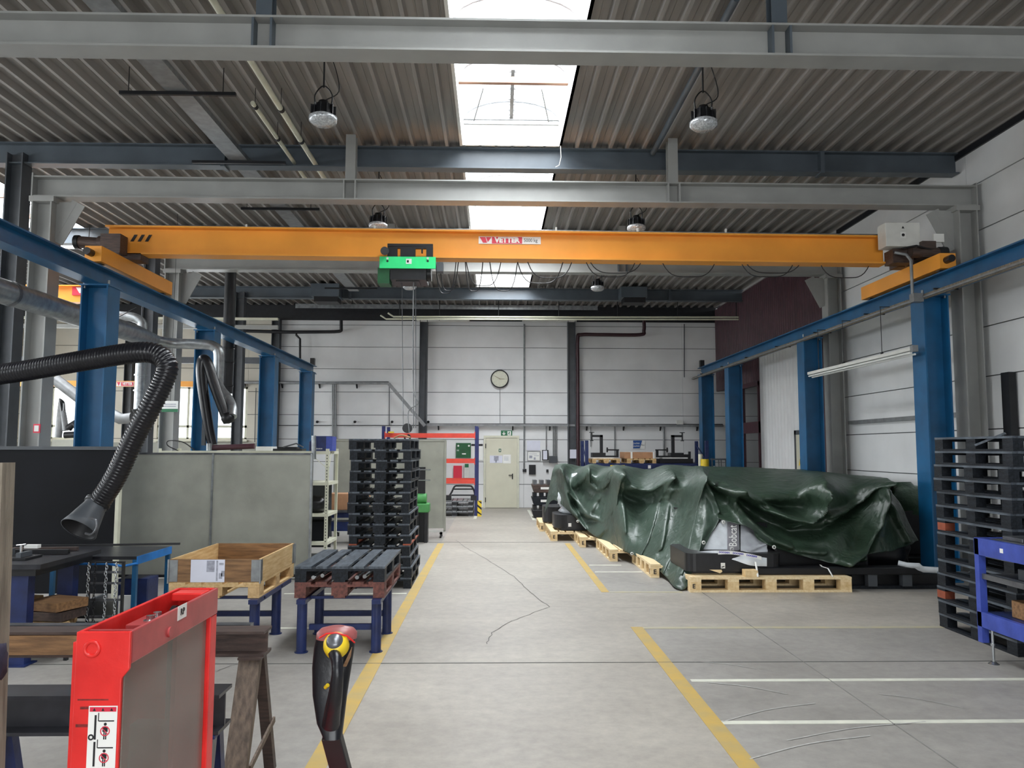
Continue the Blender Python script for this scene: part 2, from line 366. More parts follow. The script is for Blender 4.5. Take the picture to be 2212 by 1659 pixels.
for i, (a, b) in enumerate(OPEN_C):
    t = rooflight(k, SKY_C, a, b, 'x'); k += 1
    if i == 3:   # smoke vent gear
        cx = 0.235; z = ZR+0.37
        mb = MB(); mb.bar((cx, 10.0, z+0.22), (cx, 11.0, z-0.02), 0.05, 0.02)
        for q in range(9): mb.bar((cx-0.05, 10.05+q*0.11, z+0.215-q*0.026), (cx+0.05, 10.05+q*0.11, z+0.215-q*0.026), 0.02, 0.02)
        mb.bar((cx-0.4, 10.3, z+0.1), (cx-0.55, 11.05, z-0.05), 0.015, 0.015); mb.bar((cx+0.4, 10.3, z+0.1), (cx+0.55, 11.05, z-0.05), 0.015, 0.015)
        mb.build('vent_rack', 'galv_pipe', t)
        mb = MB(); mb.box(-0.46, 0.93, 11.02, 11.06, z-0.10, z-0.06); mb.box(-0.46, 0.93, 11.02, 11.06, z-0.03, z+0.01); mb.build('vent_bar', 'galv_pipe', t)
        MB().tube([at(1211, 315, 11.1), at(1212, 340, 11.1), at(1208, 357, 11.1), at(1200, 361, 11.1)], 0.006, 6).build('vent_cable', 'white', t)
for i, (a, b) in enumerate(OPEN_L): rooflight(k, SKY_L, a, b, 'x'); k += 1
NW = k

# back wall: sandwich panels with recessed joints
ZJ = [0, 0.72, 1.41, 2.10, 2.85, 3.56, 4.28, 4.97, 5.66, 6.27]
wb = MB()
WINX = [(-14.4, -11.95), (-10.35, -7.62)]; WZ = (2.06, 3.70)
segs = [(XL-0.3, WINX[0][0]), (WINX[0][1], WINX[1][0]), (WINX[1][1], 11.0)]
for a, b in segs: wb.box(a, b, YB+0.03, YB+0.2, 0, 6.4)
for a, b in WINX: wb.box(a, b, YB+0.03, YB+0.2, 0, WZ[0]); wb.box(a, b, YB+0.03, YB+0.2, WZ[1], 6.4)
wall_back = wb.build('wall_back', 'joint'); struct(wall_back)
XJ = [XL, -14.4, -11.95, -10.35, -7.62, -6.85, -2.19, 0.93, 2.53, 5.92, 10.9]
for i in range(len(XJ)-1):
    for j in range(len(ZJ)-1):
        x0, x1, z0, z1 = XJ[i], XJ[i+1], ZJ[j], ZJ[j+1]
        if (x0, x1) in WINX and 2.0 < z0 < 3.5: continue
        if (x0, x1) in WINX and z0 == 3.56: z0 = 3.70
        g = 0.008
        MB().box(x0+0.003, x1-0.003, YB, YB+0.04, z0+g, z1-g).build('wall_panel', 'panel' if x0 > -7 else 'cream_wall', wall_back)
MB().box(XL, XR, YB-0.05, YB, 5.80, 6.27).build('wall_header', 'black_steel', wall_back)
for n_, (a, b) in enumerate(WINX):
    t = MB(); 
    for zz in (WZ[0], WZ[0]+0.38, WZ[1]-0.06): t.box(a, b, YB+0.02, YB+0.1, zz, zz+0.07)
    for q in range(4): xx = a+(b-a-0.07)*q/3; t.box(xx, xx+0.07, YB+0.02, YB+0.1, WZ[0], WZ[1])
    wo = t.build('window_%d' % NW, 'cream', None); struct(wo); NW += 1
    for q in range(3):
        xx = a+(b-a)*q/3; MB().box(xx+0.03, xx+(b-a)/3-0.03, YB+0.055, YB+0.062, WZ[0]+0.05, WZ[1]-0.03).build('pane', 'pane', wo)
    MB().box(a-0.05, b+0.05, YB-0.12, YB+0.03, WZ[0]-0.05, WZ[0]).build('window_sill', 'cream', wo)
# right wall: near part, white panels
YJ = [YF, -4.4, 0.2, 4.8, 9.4, 11.1, 15.4]
wr = MB(); wr.box(XR+0.03, XR+0.2, YF, 15.4, 0, 6.4); wall_right = wr.build('wall_right', 'joint'); struct(wall_right)
for i in range(2, len(YJ)-1):
    for j in range(len(ZJ)-1):
        MB().box(XR, XR+0.04, YJ[i]+0.003, YJ[i+1]-0.003, ZJ[j]+0.008, ZJ[j+1]-0.008).build('wall_panel', 'panel', wall_right)
MB().box(XR-0.03, XR, 0, 15.4, 6.17, 6.27).build('wall_header', 'black_steel', wall_right)
MB().box(XR-0.06, XR-0.002, 11.0, 15.1, 2.30, 2.37).build('wall_conduit', 'galv_pipe', wall_right)
# right wall: far part in maroon sheet with white sheet gate and glazed frame
def corr_x(mb, x, y0, y1, z0, z1, p=0.14, d=0.04):
    n = max(1, round((y1-y0)/p)); p = (y1-y0)/n; pts = []
    for i in range(n): pts += [(x, y0+i*p), (x-d, y0+i*p+p*0.25), (x-d, y0+i*p+p*0.5), (x, y0+i*p+p*0.75)]
    pts.append((x, y1))
    mb.grid([[Vector((a, b, z)) for a, b in pts] for z in (z0, z1)], False)
    mb.box(x+0.01, x+0.06, y0, y1, z0, z1)
mb = MB(); corr_x(mb, XR, 15.4, 16.75, 0, 6.2); corr_x(mb, XR, 16.75, 20.3, 4.35, 6.2); corr_x(mb, XR, 20.3, YB, 3.62, 6.2)
wr2 = mb.build('wall_right_far', 'maroon'); struct(wr2)
mb = MB(); corr_x(mb, XR, 16.78, 20.27, 0.0, 4.35, 0.2, 0.035); g = mb.build('door_2', 'panel'); struct(g)
MB().box(XR-0.06, XR-0.04, 16.9, 17.75, 0, 2.15).build('wicket_leaf', 'door', g)
MB().box(XR-0.065, XR-0.03, 17.75, 17.85, 0, 2.25).box(XR-0.065, XR-0.03, 16.8, 17.85, 2.15, 2.25).build('wicket_frame', 'dark_col', g)
MB().poly([(XR-0.062, 17.62, 1.45), (XR-0.062, 17.42, 1.45), (XR-0.062, 17.52, 1.64)], 0.004, (-1, 0, 0)).build('warning_triangle', 'sign_yellow', g)
MB().poly([(XR-0.067, 17.53, 1.48), (XR-0.067, 17.505, 1.48), (XR-0.067, 17.53, 1.6)], 0.003, (-1, 0, 0)).build('warning_bolt', 'ink', g)
MB().box(XR-0.1, XR-0.05, 17.66, 17.70, 1.0, 1.04).build('door_handle', 'black', g)
mb = MB()
for zz in (0.0, 2.25, 3.5): mb.box(XR-0.05, XR+0.05, 20.3, 23.0, zz, zz+(0.3 if zz == 2.25 else 0.12))
for yy in (20.3, 21.6, 22.94): mb.box(XR-0.04, XR+0.04, yy, yy+0.07, 0, 3.6)
g = mb.build('window_%d' % NW, 'maroon'); struct(g); NW += 1
for y0_, y1_ in ((20.37, 21.6), (21.67, 22.94)):
    for z0_, z1_ in ((0.12, 2.25), (2.55, 3.5)): MB().box(XR-0.004, XR+0.004, y0_, y1_, z0_, z1_).build('pane', 'pane', g)
# side room behind the far right wall, left wall, wall behind the camera
struct(MB().box(10.9, 11.0, 15.4, YB, 0, 6.4).build('wall_side_room', 'panel'))
struct(MB().box(XR+0.2, 11.0, 15.4, YB+0.2, 4.4, 4.5).build('ceiling_side_room', 'panel'))
struct(MB().box(XR+0.06, 11.0, 15.3, 15.4, 0, 4.5).build('wall_side_near', 'panel'))
mb = MB(); WY = [(-4.2, 1.2), (3.0, 8.5), (10.0, 15.5), (17.0, 22.0)]
mb.box(XL-0.2, XL, YF, YB+0.2, 0, 2.0).box(XL-0.2, XL, YF, YB+0.2, 4.6, 6.4)
for a, b in zip([YF]+[q[1] for q in WY], [q[0] for q in WY]+[YB+0.2]): mb.box(XL-0.2, XL, a, b, 2.0, 4.6)
struct(mb.build('wall_left', 'cream_wall'))
for a, b in WY:
    mb = MB().box(XL-0.12, XL-0.05, a, b, 2.0, 2.07).box(XL-0.12, XL-0.05, a, b, 4.53, 4.6)
    for q in range(5): yy = a+(b-a-0.07)*q/4; mb.box(XL-0.12, XL-0.05, yy, yy+0.07, 2.0, 4.6)
    wo = mb.build('window_%d' % NW, 'cream'); struct(wo); NW += 1
    for q in range(4): MB().box(XL-0.09, XL-0.085, a+(b-a)*q/4+0.04, a+(b-a)*(q+1)/4-0.02, 2.05, 4.55).build('pane', 'pane', wo)
mb = MB(); mb.box(XL-0.2, -3.2, YF-0.2, YF, 0, 6.4); mb.box(5.2, XR+0.2, YF-0.2, YF, 0, 6.4); mb.box(-3.2, 5.2, YF-0.2, YF, 4.6, 6.4)
struct(mb.build('wall_front', 'panel'))
# low masonry band under the far windows
struct(MB().box(XL, -6.9, YB-0.06, YB, 0, 1.98).build('trim_1', 'panel_grey'))

# floor markings
def mark(name, x0, x1, y0, y1, m, z=0.003):
    return MB().box(x0, x1, y0, y1, 0.0005, z).build(name, m, FLOOR)
mark('floor_line', -1.06, -0.94, -3, 15.1, 'yel_line'); mark('floor_line', 1.40, 1.52, -3, 8.06, 'yel_line')
mark('floor_line', 1.37, 1.47, 10.0, 15.1, 'yel_line')
mark('floor_line', 1.52, 4.6, 7.98, 8.06, 'yel_faint'); mark('floor_line', 1.47, 2.4, 9.96, 10.04, 'yel_faint')
for y, xa, xb in ((6.22, 1.55, 6.9), (5.28, 1.52, 6.9), (11.62, 1.5, 2.2), (9.93, -2.6, -1.08), (8.05, -3.4, -1.1), (12.3, 1.5, 2.0)): mark('floor_line', xa, xb, y-0.03, y+0.03, 'white_line')
mark('floor_line', -0.52, -0.44, 20.4, 21.6, 'white_line'); mark('floor_line', -3, -0.44, 20.35, 20.43, 'white_line')
mark('floor_line', 1.0, 1.08, 20.0, 23.4, 'white_line'); mark('floor_line', 1.0, 1.6, 19.95, 20.03, 'white_line')
def crack(pts, w_=0.006):
    P = [fl(*p) for p in pts]; Q = []
    for a, b in zip(P[:-1], P[1:]):
        for i in range(6):
            v = a.lerp(b, i/6); Q.append(v+Vector((random.uniform(-.012, .012), random.uniform(-.02, .02), 0)))
    Q.append(P[-1]); vs = []; 
    for i, v in enumerate(Q):
        d = (Q[min(i+1, len(Q)-1)]-Q[max(i-1, 0)]).normalized(); n = Vector((-d.y, d.x, 0))*w_/2
        vs += [Vector((v.x+n.x, v.y+n.y, 0.0035)), Vector((v.x-n.x, v.y-n.y, 0.0035))]
    MB().add(vs, [(2*i, 2*i+1, 2*i+3, 2*i+2) for i in range(len(Q)-1)]).build('floor_crack', 'crack', FLOOR)
crack([(985, 1167), (1010, 1185), (1062, 1215), (1110, 1245), (1145, 1280), (1187, 1311)])
crack([(1187, 1311), (1150, 1325), (1100, 1345), (1062, 1368), (1052, 1392)])
crack([(1187, 1311), (1300, 1313), (1420, 1312)], 0.003)
crack([(455, 1455), (500, 1438), (560, 1425)], 0.006)
M['scuff_floor'] = mat('pale_tyre_scuff', 'b4b3ae', 0.6, var=0.1, scale=20)
for i, (pa, pb, w_) in enumerate((((1500, 1430), (1640, 1446), 0.006), ((1530, 1475), (1700, 1500), 0.008), ((1560, 1560), (1760, 1520), 0.006), ((1620, 1640), (1880, 1590), 0.007), ((1700, 1600), (2000, 1560), 0.006), ((1900, 1500), (2080, 1530), 0.006), ((1260, 1240), (1400, 1262), 0.008))):
    a = fl(*pa); b = fl(*pb); m_ = a.lerp(b, 0.5)+Vector((0, 0.05, 0)); P3 = crom([a, m_, b], 8); vs = []
    for v in P3: vs += [Vector((v.x, v.y+w_, 0.0032)), Vector((v.x, v.y-w_, 0.0032))]
    MB().add(vs, [(2*q, 2*q+1, 2*q+3, 2*q+2) for q in range(len(P3)-1)]).build('tyre_scuff', 'scuff_floor', FLOOR)
mark('floor_joint', -14, 6.9, 6.74, 6.752, 'crack', 0.0032); mark('floor_joint', -14, 6.9, 15.3, 15.32, 'crack', 0.0032)
M['joint_soft'] = mat('floor_joint_soft', '84837e', 0.8)
mark('floor_joint', 2.642, 2.65, -3, 10.2, 'joint_soft', 0.0032)

# ================================================================== STEELWORK
def ordn(i): return ('nearest', 'second', 'third', 'farthest')[i]
# roof girders (blue grey)
for i, y in enumerate((1.6, 6.0, 11.32, 15.8, 21.45)):
    lbl = ['blue-grey roof girder behind the camera', 'blue-grey roof girder above the nearest light grey frame beam', 'blue-grey roof girder at the far edge of the open roof light, above the crane',
           'blue-grey roof girder hidden behind the yellow crane girder', 'dark roof girder near the far wall, under the last roof light'][i]
    b = thing('roof_girder', lbl, 'beam', (0, y, 5.95))
    MB().ibeam((XL+0.05, y, 6.11), (XR-0.02, y, 6.11), 0.32, 0.2).build('girder', 'beam_dark', b)
    for x in (-4.0, 4.9):
        MB().box(x-0.03, x+0.03, y-0.12, y+0.11, 5.93, 6.26).build('splice_plate', 'beam_dark', b)
# secondary frames (light grey) with columns
YFR = (6.70, 10.85, 15.25)
for i, y in enumerate(YFR):
    far = i >= 2
    lbl = ['light grey steel frame beam across the top of the picture', 'light grey steel frame between roof girder and yellow crane girder', 'light grey steel frame seen under the yellow crane girder', 'farthest light grey steel frame'][i]
    b = thing('portal_frame', lbl, 'steel frame', (0.2, y, 0))
    xl, xr = -6.3, 6.76
    if i < 3: MB().ibeam((xl-0.15, y, 5.445), (xr+0.15, y, 5.445), 0.30, 0.24, 0.012, 0.02).build('beam', 'beam_light', b)
    else: MB().ibeam((xl-0.15, y, 5.40), (xr+0.15, y, 5.40), 0.16, 0.12).build('beam', 'beam_light', b)
    for x in (xl, xr):
        s_ = 1 if x < 0 else -1
        MB().ibeam((x, y, 0), (x, y, 5.22), 0.28, 0.28, 0.012, 0.02, up=(1, 0, 0)).build('column', 'beam_light', b)
        if i == 0: pass
        if i < 3:
            MB().poly([(x+s_*0.14, y-0.01, 5.25), (x+s_*0.42, y-0.01, 5.25), (x+s_*0.14, y-0.01, 4.7)], 0.02, (0, 1, 0)).bar((x+s_*0.44, y, 5.24), (x+s_*0.15, y, 4.68), 0.2, 0.015, (0, 1, 0)).box(x-0.17, x+0.17, y-0.15, y+0.15, 5.22, 5.295).build('haunch', 'beam_light', b)
            MB().box(x-s_*0.15-0.01, x-s_*0.15+0.01, y-0.13, y+0.13, 5.25, 5.63).build('end_plate', 'beam_light', b)
    if i < 3:
        for x in (-2.05, 2.55):
            MB().ibeam((x, y, 5.6), (x, y, 6.26), 0.14, 0.14, 0.01, 0.012).build('strut', 'beam_light' if i else 'beam_dark', b)
            for dx in (-0.08, 0.08): MB().box(x+dx-0.01, x+dx+0.01, y-0.12, y-0.006, 5.315, 5.575).build('stiffener', 'beam_dark' if i != 1 else 'beam_light', b)
# dark wall columns
for i, (x, y) in enumerate(((-7.0, 11.3), (-7.0, 15.8), (-7.0, 21.4))):
    o = MB().ibeam((x, y, 0), (x, y, 6.1), 0.24, 0.24, up=(1, 0, 0)).build('steel_column', 'dark_col')
    tag(o, ['dark grey steel column at the left picture edge', 'dark grey steel column behind the hanging hose bend on the left', 'dark grey column in the left bay near the far wall'][i], 'column')
for i, x in enumerate((-11.2, -6.75, -2.19, 2.41)):
    o = MB().ibeam((x, YB-0.13, 0), (x, YB-0.13, 5.8), 0.24, 0.26, up=(1, 0, 0)).build('steel_column', 'dark_col')
    tag(o, ['dark column between the two far windows', 'dark column right of the far windows on the end wall', 'dark steel column on the end wall left of the clock', 'dark steel column on the end wall right of the clock'][i], 'column')
o = MB().box(XR-0.12, XR-0.02, 10.2, 10.36, 0, 2.85).build('steel_post', 'black'); tag(o, 'black steel post standing against the right wall at the picture edge', 'post')

# crane runways (blue)
def runway(x, ys, side):
    lbl = 'blue crane runway on the %s side of the hall' % side
    t = thing('crane_runway', lbl, 'crane rail', (x, 12, 0))
    MB().ibeam((x, -3, 4.12), (x, 23.1, 4.12), 0.24, 0.22, 0.012, 0.02).build('rail_beam', 'blue', t)
    MB().box(x-0.025, x+0.025, -3, 23.05, 4.24, 4.27).build('rail', 'mill', t)
    MB().box(x-0.06, x+0.06, 22.95, 23.1, 4.24, 4.47).build('end_stop', 'black', t)
    for y in ys:
        c = MB(); c.ibeam((x, y, 0), (x, y, 3.98), 0.36, 0.34, 0.014, 0.02, up=(1, 0, 0)); c.box(x-0.2, x+0.2, y-0.19, y+0.19, 3.98, 4.0); c.box(x-0.2, x+0.2, y-0.2, y+0.2, 0, 0.02)
        pass
        co = c.build('column', 'blue', t)
        for dx in (-0.16, 0.16): MB().cyl((x+dx, y-0.12, 3.95), (x+dx, y-0.12, 4.06), 0.018, 8).build('bolt', 'galv', co)
    return t
runway(-5.37, (2.5, 10.6, 14.6, 18.6, 22.4), 'left')
rr = runway(6.22, (2.5, 6.5, 10.85, 15.1, 20.0, 22.6), 'right')
MB().box(6.03, 6.07, -3, 23.4, 3.92, 3.99).build('conductor_rail', 'wood_grey', rr)
MB().box(6.0, 6.025, -3, 23.4, 3.93, 3.955).build('conductor_strip', 'galv_pipe', rr)
for y in range(2, 23, 2):
    MB().box(5.98, 6.32, y+0.3, y+0.33, 3.985, 4.005).build('conductor_bracket', 'black', rr)

# main travelling crane
YG = 11.25
t = thing('bridge_crane', 'yellow 5000 kg bridge crane spanning the hall', 'crane', (0.3, YG, 4.27)); CR = t
MB().ibeam((-5.62, YG, 4.80), (5.78, YG, 4.75), 0.42, 0.26, 0.02, 0.025).build('girder', 'yellow', t)
for q in range(3):
    x = -5.30+q*0.105; MB().poly([(x, YG-0.016, 4.80), (x+0.045, YG-0.016, 4.80), (x+0.10, YG-0.016, 4.90), (x+0.055, YG-0.016, 4.90)], 0.006, (0, -1, 0)).build('girder_slot', 'ink', t)
MB().cyl((-5.5, YG-0.1, 5.015), (5.7, YG-0.1, 4.975), 0.012, 8).build('rail_wire', 'galv', t)
for x in (-3.6, -1.75, -0.36, 0.9, 2.1, 3.4): MB().box(x-0.012, x+0.012, YG-0.125, YG-0.085, 4.985, 5.04).build('wire_clamp', 'white', t)
for s_, x in ((-1, -5.37), (1, 6.22)):
    MB().box(x-0.11, x+0.11, 10.35, 12.65, 4.29, 4.50).build('end_carriage', 'yellow', t)
    for y in (10.5, 12.5): MB().cyl((x-0.06, y, 4.36), (x+0.06, y, 4.36), 0.09, 16).build('wheel', 'mill', t)
    MB().cyl((x-0.02, 10.35, 4.4), (x-0.02, 10.22, 4.4), 0.05, 12).build('buffer', 'rubber', t)
    MB().box(x-s_*0.12-0.16, x-s_*0.12+0.16, YG-0.13, YG+0.13, 4.5, 4.6).build('girder_seat', 'rust', t)
MB().cyl((-5.9, YG-0.25, 4.72), (-5.62, YG-0.25, 4.70), 0.085, 14).cyl((-5.62, YG-0.25, 4.7), (-5.55, YG-0.25, 4.7), 0.11, 14).box(-5.56, -5.28, YG-0.36, YG-0.14, 4.55, 4.82).build('travel_motor', 'rust', t)
MB().cyl((-5.96, YG-0.25, 4.72), (-5.9, YG-0.25, 4.72), 0.10, 14).build('motor_fan', 'black', t)
eb = MB().box(5.62, 6.12, YG-0.42, YG-0.18, 4.72, 5.07).build('control_cabinet', 'white', t, bevel=0.008)
MB().box(5.83, 5.91, YG-0.424, YG-0.42, 4.84, 4.93).build('cabinet_sticker', 'sign_white', eb); MB().cyl((5.87, YG-0.428, 4.885), (5.87, YG-0.424, 4.885), 0.022, 12).build('cabinet_symbol', 'ink', eb)
MB().poly([(5.85, YG-0.425, 4.98), (5.89, YG-0.425, 4.98), (5.87, YG-0.425, 5.015)], 0.003, (0, -1, 0)).build('cabinet_triangle', 'ink', eb)
MB().box(5.75, 6.05, YG-0.35, YG-0.1, 4.5, 4.7).cyl((5.95, YG-0.45, 4.62), (6.35, YG-0.45, 4.62), 0.075, 14).box(6.1, 6.3, YG-0.5, YG-0.2, 4.55, 4.78).build('travel_motor', 'rust', t)
MB().cyl((6.35, YG-0.45, 4.62), (6.47, YG-0.45, 4.62), 0.085, 14).build('motor_fan', 'black', t)
MB().box(6.3, 6.45, YG-0.45, YG-0.42, 4.78, 4.90).build('limit_plate', 'sign_white', t)
MB().tube([(5.72, YG-0.45, 4.62), (5.86, YG-0.5, 4.58), (5.9, YG-0.55, 4.48), (5.9, YG-0.55, 3.95)], 0.022, 8).box(5.88, 6.02, YG-0.62, YG-0.5, 3.88, 4.0).build('collector_arm', 'galv_pipe', t)
MB().tube([(5.8, YG-0.5, 4.66), (6.0, YG-0.52, 4.70), (6.25, YG-0.5, 4.64)], 0.018, 8).build('motor_cable', 'black', t)
# nameplate
sc = (at(1034, 520, YG).x, at(1168, 520, YG).x); zc = at(1100, 520, YG).z
yp = YG-0.018
np_ = MB().box(sc[0], sc[1], yp-0.004, yp, zc-0.055, zc+0.055).build('nameplate', 'sign_white', t)
MB().box(sc[0]+0.195, sc[0]+0.64, yp-0.0055, yp-0.004, zc-0.05, zc+0.05).build('nameplate_field', 'sign_red', np_)
x = sc[0]
MB().poly([(x+0.015, yp-0.0055, zc+0.045), (x+0.10, yp-0.0055, zc+0.045), (x+0.125, yp-0.0055, zc-0.04), (x+0.065, yp-0.0055, zc-0.04)], 0.0015, (0, -1, 0)).poly([(x+0.108, yp-0.0055, zc+0.045), (x+0.19, yp-0.0055, zc+0.045), (x+0.135, yp-0.0055, zc-0.03)], 0.0015, (0, -1, 0)).build('nameplate_emblem', 'sign_red', np_)
text('nameplate_lettering', 'VETTER', 0.105, (x+0.418, yp-0.007, zc), 'sign_white', np_, bold=0.006, xs=1.0)
text('nameplate_lettering', '5000 kg', 0.075, (x+0.765, yp-0.006, zc), 'ink', np_, xs=0.85)
# festoon cable loops
ends = [945, 985, 1010, 1045, 1065, 1110, 1130, 1165, 1185, 1215, 1265, 1330, 1380, 1430, 1455, 1545, 1600, 1700, 1720, 1800, 1870]
def loop(xa, xb, yb, dx=0.0):
    a = at(xa, 566, YG+0.05); b = at(xb, 568, YG+0.05); c = at((xa+xb)/2, yb, YG+0.05); pts = []
    for i in range(17):
        s_ = i/16; p = a.lerp(b, s_); k_ = 1-(2*s_-1)**4; p.z = a.z + (c.z-a.z)*k_; pts.append(p)
    MB().tube(pts, 0.007, 6).build('festoon_cable', 'ink', t)
for xa, xb, yb in ((941, 985, 634), (950, 990, 628), (1005, 1043, 629), (1007, 1082, 617), (1058, 1118, 628), (1118, 1216, 612), (1140, 1235, 600), (1266, 1372, 598), (1275, 1385, 590), (1430, 1545, 598), (1600, 1715, 598), (1610, 1730, 590), (1770, 1880, 600)): loop(xa, xb, yb)
# hoist trolley
h = thing('hoist_trolley', 'black and green hoist trolley hanging on the yellow crane girder', 'hoist', (-1.25, YG-0.2, 4.3))
yh = YG-0.24
def P2(px, py, y=yh): return at(px, py, y)
def pbox(mb, x0, x1, y0, y1, Y0, Y1):
    a = at(x0, y0, Y0); b = at(x1, y1, Y0); mb.box(a.x, b.x, Y0, Y1, min(a.z, b.z), max(a.z, b.z)); return mb
mb = MB()
for r_ in ((837, 935, 526, 533), (837, 853, 533, 554), (865, 897, 533, 554), (921, 935, 533, 554), (853, 865, 533, 536), (897, 921, 533, 537), (853, 858, 536, 554), (910, 913, 537, 546)): pbox(mb, *r_, yh, yh+0.05)
mb.build('trolley_plate', 'black', h)
MB().cyl(P2(831, 542, yh-0.14), P2(831, 542, yh+0.1), 0.06, 18).cyl(P2(831, 542, yh-0.16), P2(831, 542, yh-0.14), 0.045, 18).build('trolley_motor', 'black', h)
pbox(MB(), 820, 941, 554, 580, yh-0.03, yh).build('side_plate', 'green', h)
for px in (837, 924):
    MB().cyl(P2(px, 564, yh-0.034), P2(px, 564, yh-0.03), 0.016, 12).build('plate_hole', 'ink', h); MB().cyl(P2(px, 558, yh-0.05), P2(px, 558, yh-0.03), 0.017, 10).build('plate_bolt', 'white', h)
pbox(MB(), 877, 889, 559, 570, yh-0.034, yh-0.031).build('plate_label', 'sign_white', h)
pbox(MB(), 879, 883, 562, 567, yh-0.036, yh-0.034).build('plate_mark', 'ink', h)
pbox(MB(), 816, 841, 578, 612, yh+0.02, yh+0.3).build('counterweight', 'dgreen', h)
pbox(pbox(MB(), 843, 920, 578, 604, yh+0.02, yh+0.5), 855, 905, 604, 608, yh+0.1, yh+0.4).build('drum_housing', 'black', h)
pbox(MB(), 943, 957, 566, 586, yh+0.05, yh+0.2).build('limit_box', 'dark_col', h)
MB().cyl(P2(846, 592, yh+0.25), P2(840, 592, yh+0.25), 0.12, 20).cyl(P2(920, 592, yh+0.25), P2(932, 592, yh+0.25), 0.11, 20).build('drum_end', 'black', h)
MB().cyl(P2(868, 580, yh+0.2), P2(871, 925, yh+0.2), 0.005, 6).cyl(P2(893, 580, yh+0.2), P2(893, 925, yh+0.2), 0.006, 6).cyl(P2(898, 580, yh+0.2), P2(898, 925, yh+0.2), 0.006, 6).build('hoist_rope', 'mill', h)
hb = [P2(893.5, 600, yh+0.15), P2(892, 720, yh+0.15), P2(893, 840, yh+0.15), P2(903, 868, yh+0.15), P2(898, 876, yh+0.15), P2(882, 890, yh+0.15), P2(884, 935, yh+0.15)]
MB().tube(crom(hb, 6), 0.008, 6).build('pendant_cable', 'galv_pipe', h)
MB().cyl(P2(880, 925, yh+0.2)-Vector((0, .03, 0)), P2(880, 925, yh+0.2)+Vector((0, .03, 0)), 0.07, 18).tube(arc(P2(880, 945, yh+0.2), 0.04, 1.5, -3.2, 10, (1, 0, 0), (0, 0, 1)), 0.012, 8).build('hook_block', 'black', h)

# ================================================================== PALLETS
PROTO = {}
def pallet(label, L, W, loc, rz=0.0, kind='black', nb=3, group=None, h=0.138, emark=False):
    """loc = base centre; long side L along local y"""
    key = (L, W, kind, nb, h)
    mts = {'black': ('pallet_black', 'pallet_black', 'pallet_top'), 'plain': ('wood_y', 'wood_end', 'wood_y'), 'new': ('wood_new', 'wood_end_new', 'wood_new'),
           'reddish': ('wood_dirty', 'wood_dirty', 'wood_dirty'), 'orange': ('pallet_black', 'pallet_black', 'pallet_top'), 'obrd': ('pallet_black', 'pallet_black', 'pallet_top'), 'tin': ('mill', 'black', 'galv')}[kind]
    if key in PROTO:
        return copy_tree(PROTO[key], loc, rz, label, group)
    t = thing('pallet', label, 'pallet', (0, 0, 0), group); k = h/0.144; bw = 0.1*W/0.8
    ys = [-L/2+0.0725+(L-0.145)*i/(nb-1) for i in range(nb)]; xs = [-W/2+bw/2+0.001, 0, W/2-bw/2-0.001]
    for x in xs: MB().box(x-bw/2, x+bw/2, -L/2, L/2, 0, 0.021*k).build('bottom_board', 'block_orange' if kind == 'obrd' and x != 0 else mts[0], t)
    for y in ys:
        for i, x in enumerate(xs):
            b = 0.145/2 if i == 1 else bw/2; MB().box(x-b, x+b, y-0.07, y+0.07, 0.021*k, 0.1*k).build('block', 'block_orange' if kind == 'orange' and i == 0 and y == ys[-1] else mts[1], t)
    for y in ys: MB().box(-W/2, W/2, y-0.07, y+0.07, 0.1*k, 0.122*k).build('stringer', mts[0], t)
    n = 5 if W < 1 else 7; wid = [0.145 if i % 2 == 0 else 0.1 for i in range(n)]; gap = (W-sum(wid))/(n-1); x = -W/2
    for i in range(n): MB().box(x, x+wid[i], -L/2, L/2, 0.122*k, h).build('top_board', mts[2], t); x += wid[i]+gap
    if emark:
        for y in (-L/2-0.0, ): text('e_mark', 'E', 0.07*k, (-W/2+bw/2, y-0.001, 0.06*k), 'ink', t, (1, 0, 0), (0, 0, 1), bold=0.002)
        for y in (ys[0],): text('e_mark', 'E', 0.07*k, (-W/2-0.001, y, 0.06*k), 'ink', t, (0, -1, 0), (0, 0, 1), bold=0.002)
    t.location = loc; t.rotation_euler = (0, 0, rz); PROTO[key] = t; return t
ORD = ['topmost', 'second', 'third', 'fourth', 'fifth', 'sixth', 'seventh', 'eighth', 'ninth', 'tenth', 'eleventh', 'twelfth', 'thirteenth', 'lowest']
H = 0.138
rnd = random.Random(3)
for i in range(14):
    d = 13-i; jx = rnd.uniform(-.02, .02); jy = rnd.uniform(-.02, .02)
    kd = 'obrd' if i == 4 else 'black'
    l = ORD[d]+(' pallet' if d in (0, 13) else ' pallet from the top')+' of the tall black stack beside the grey partition'
    pallet(l, 1.2, 0.8, (-1.49+jx+(0.03 if i < 3 else 0), 10.87+jy, i*H), rnd.uniform(-.02, .02)+(0.02 if i < 4 else 0), kd, group='black pallets stacked in the middle of the hall')
for i in range(14):
    d = 13-i; jx = rnd.uniform(-.012, .012); jy = rnd.uniform(-.02, .02)
    l = ORD[d]+(' pallet' if d in (0, 13) else ' pallet from the top')+' of the black stack behind the blue table on the right'
    pallet(l, 1.2, 0.8, (4.99+jx, 7.48+jy-i*0.004, i*H), rnd.uniform(-.015, .015), 'orange' if i in (2, 7) else 'black', group='black pallets stacked beside the right wall')
o = MB().bar(at(2107, 962, 7.3), at(2172, 936, 7.15), 0.12, 0.02).build('broken_board', 'pallet_top'); tag(o, 'loose dark board tilted on top of the right pallet stack', 'board')

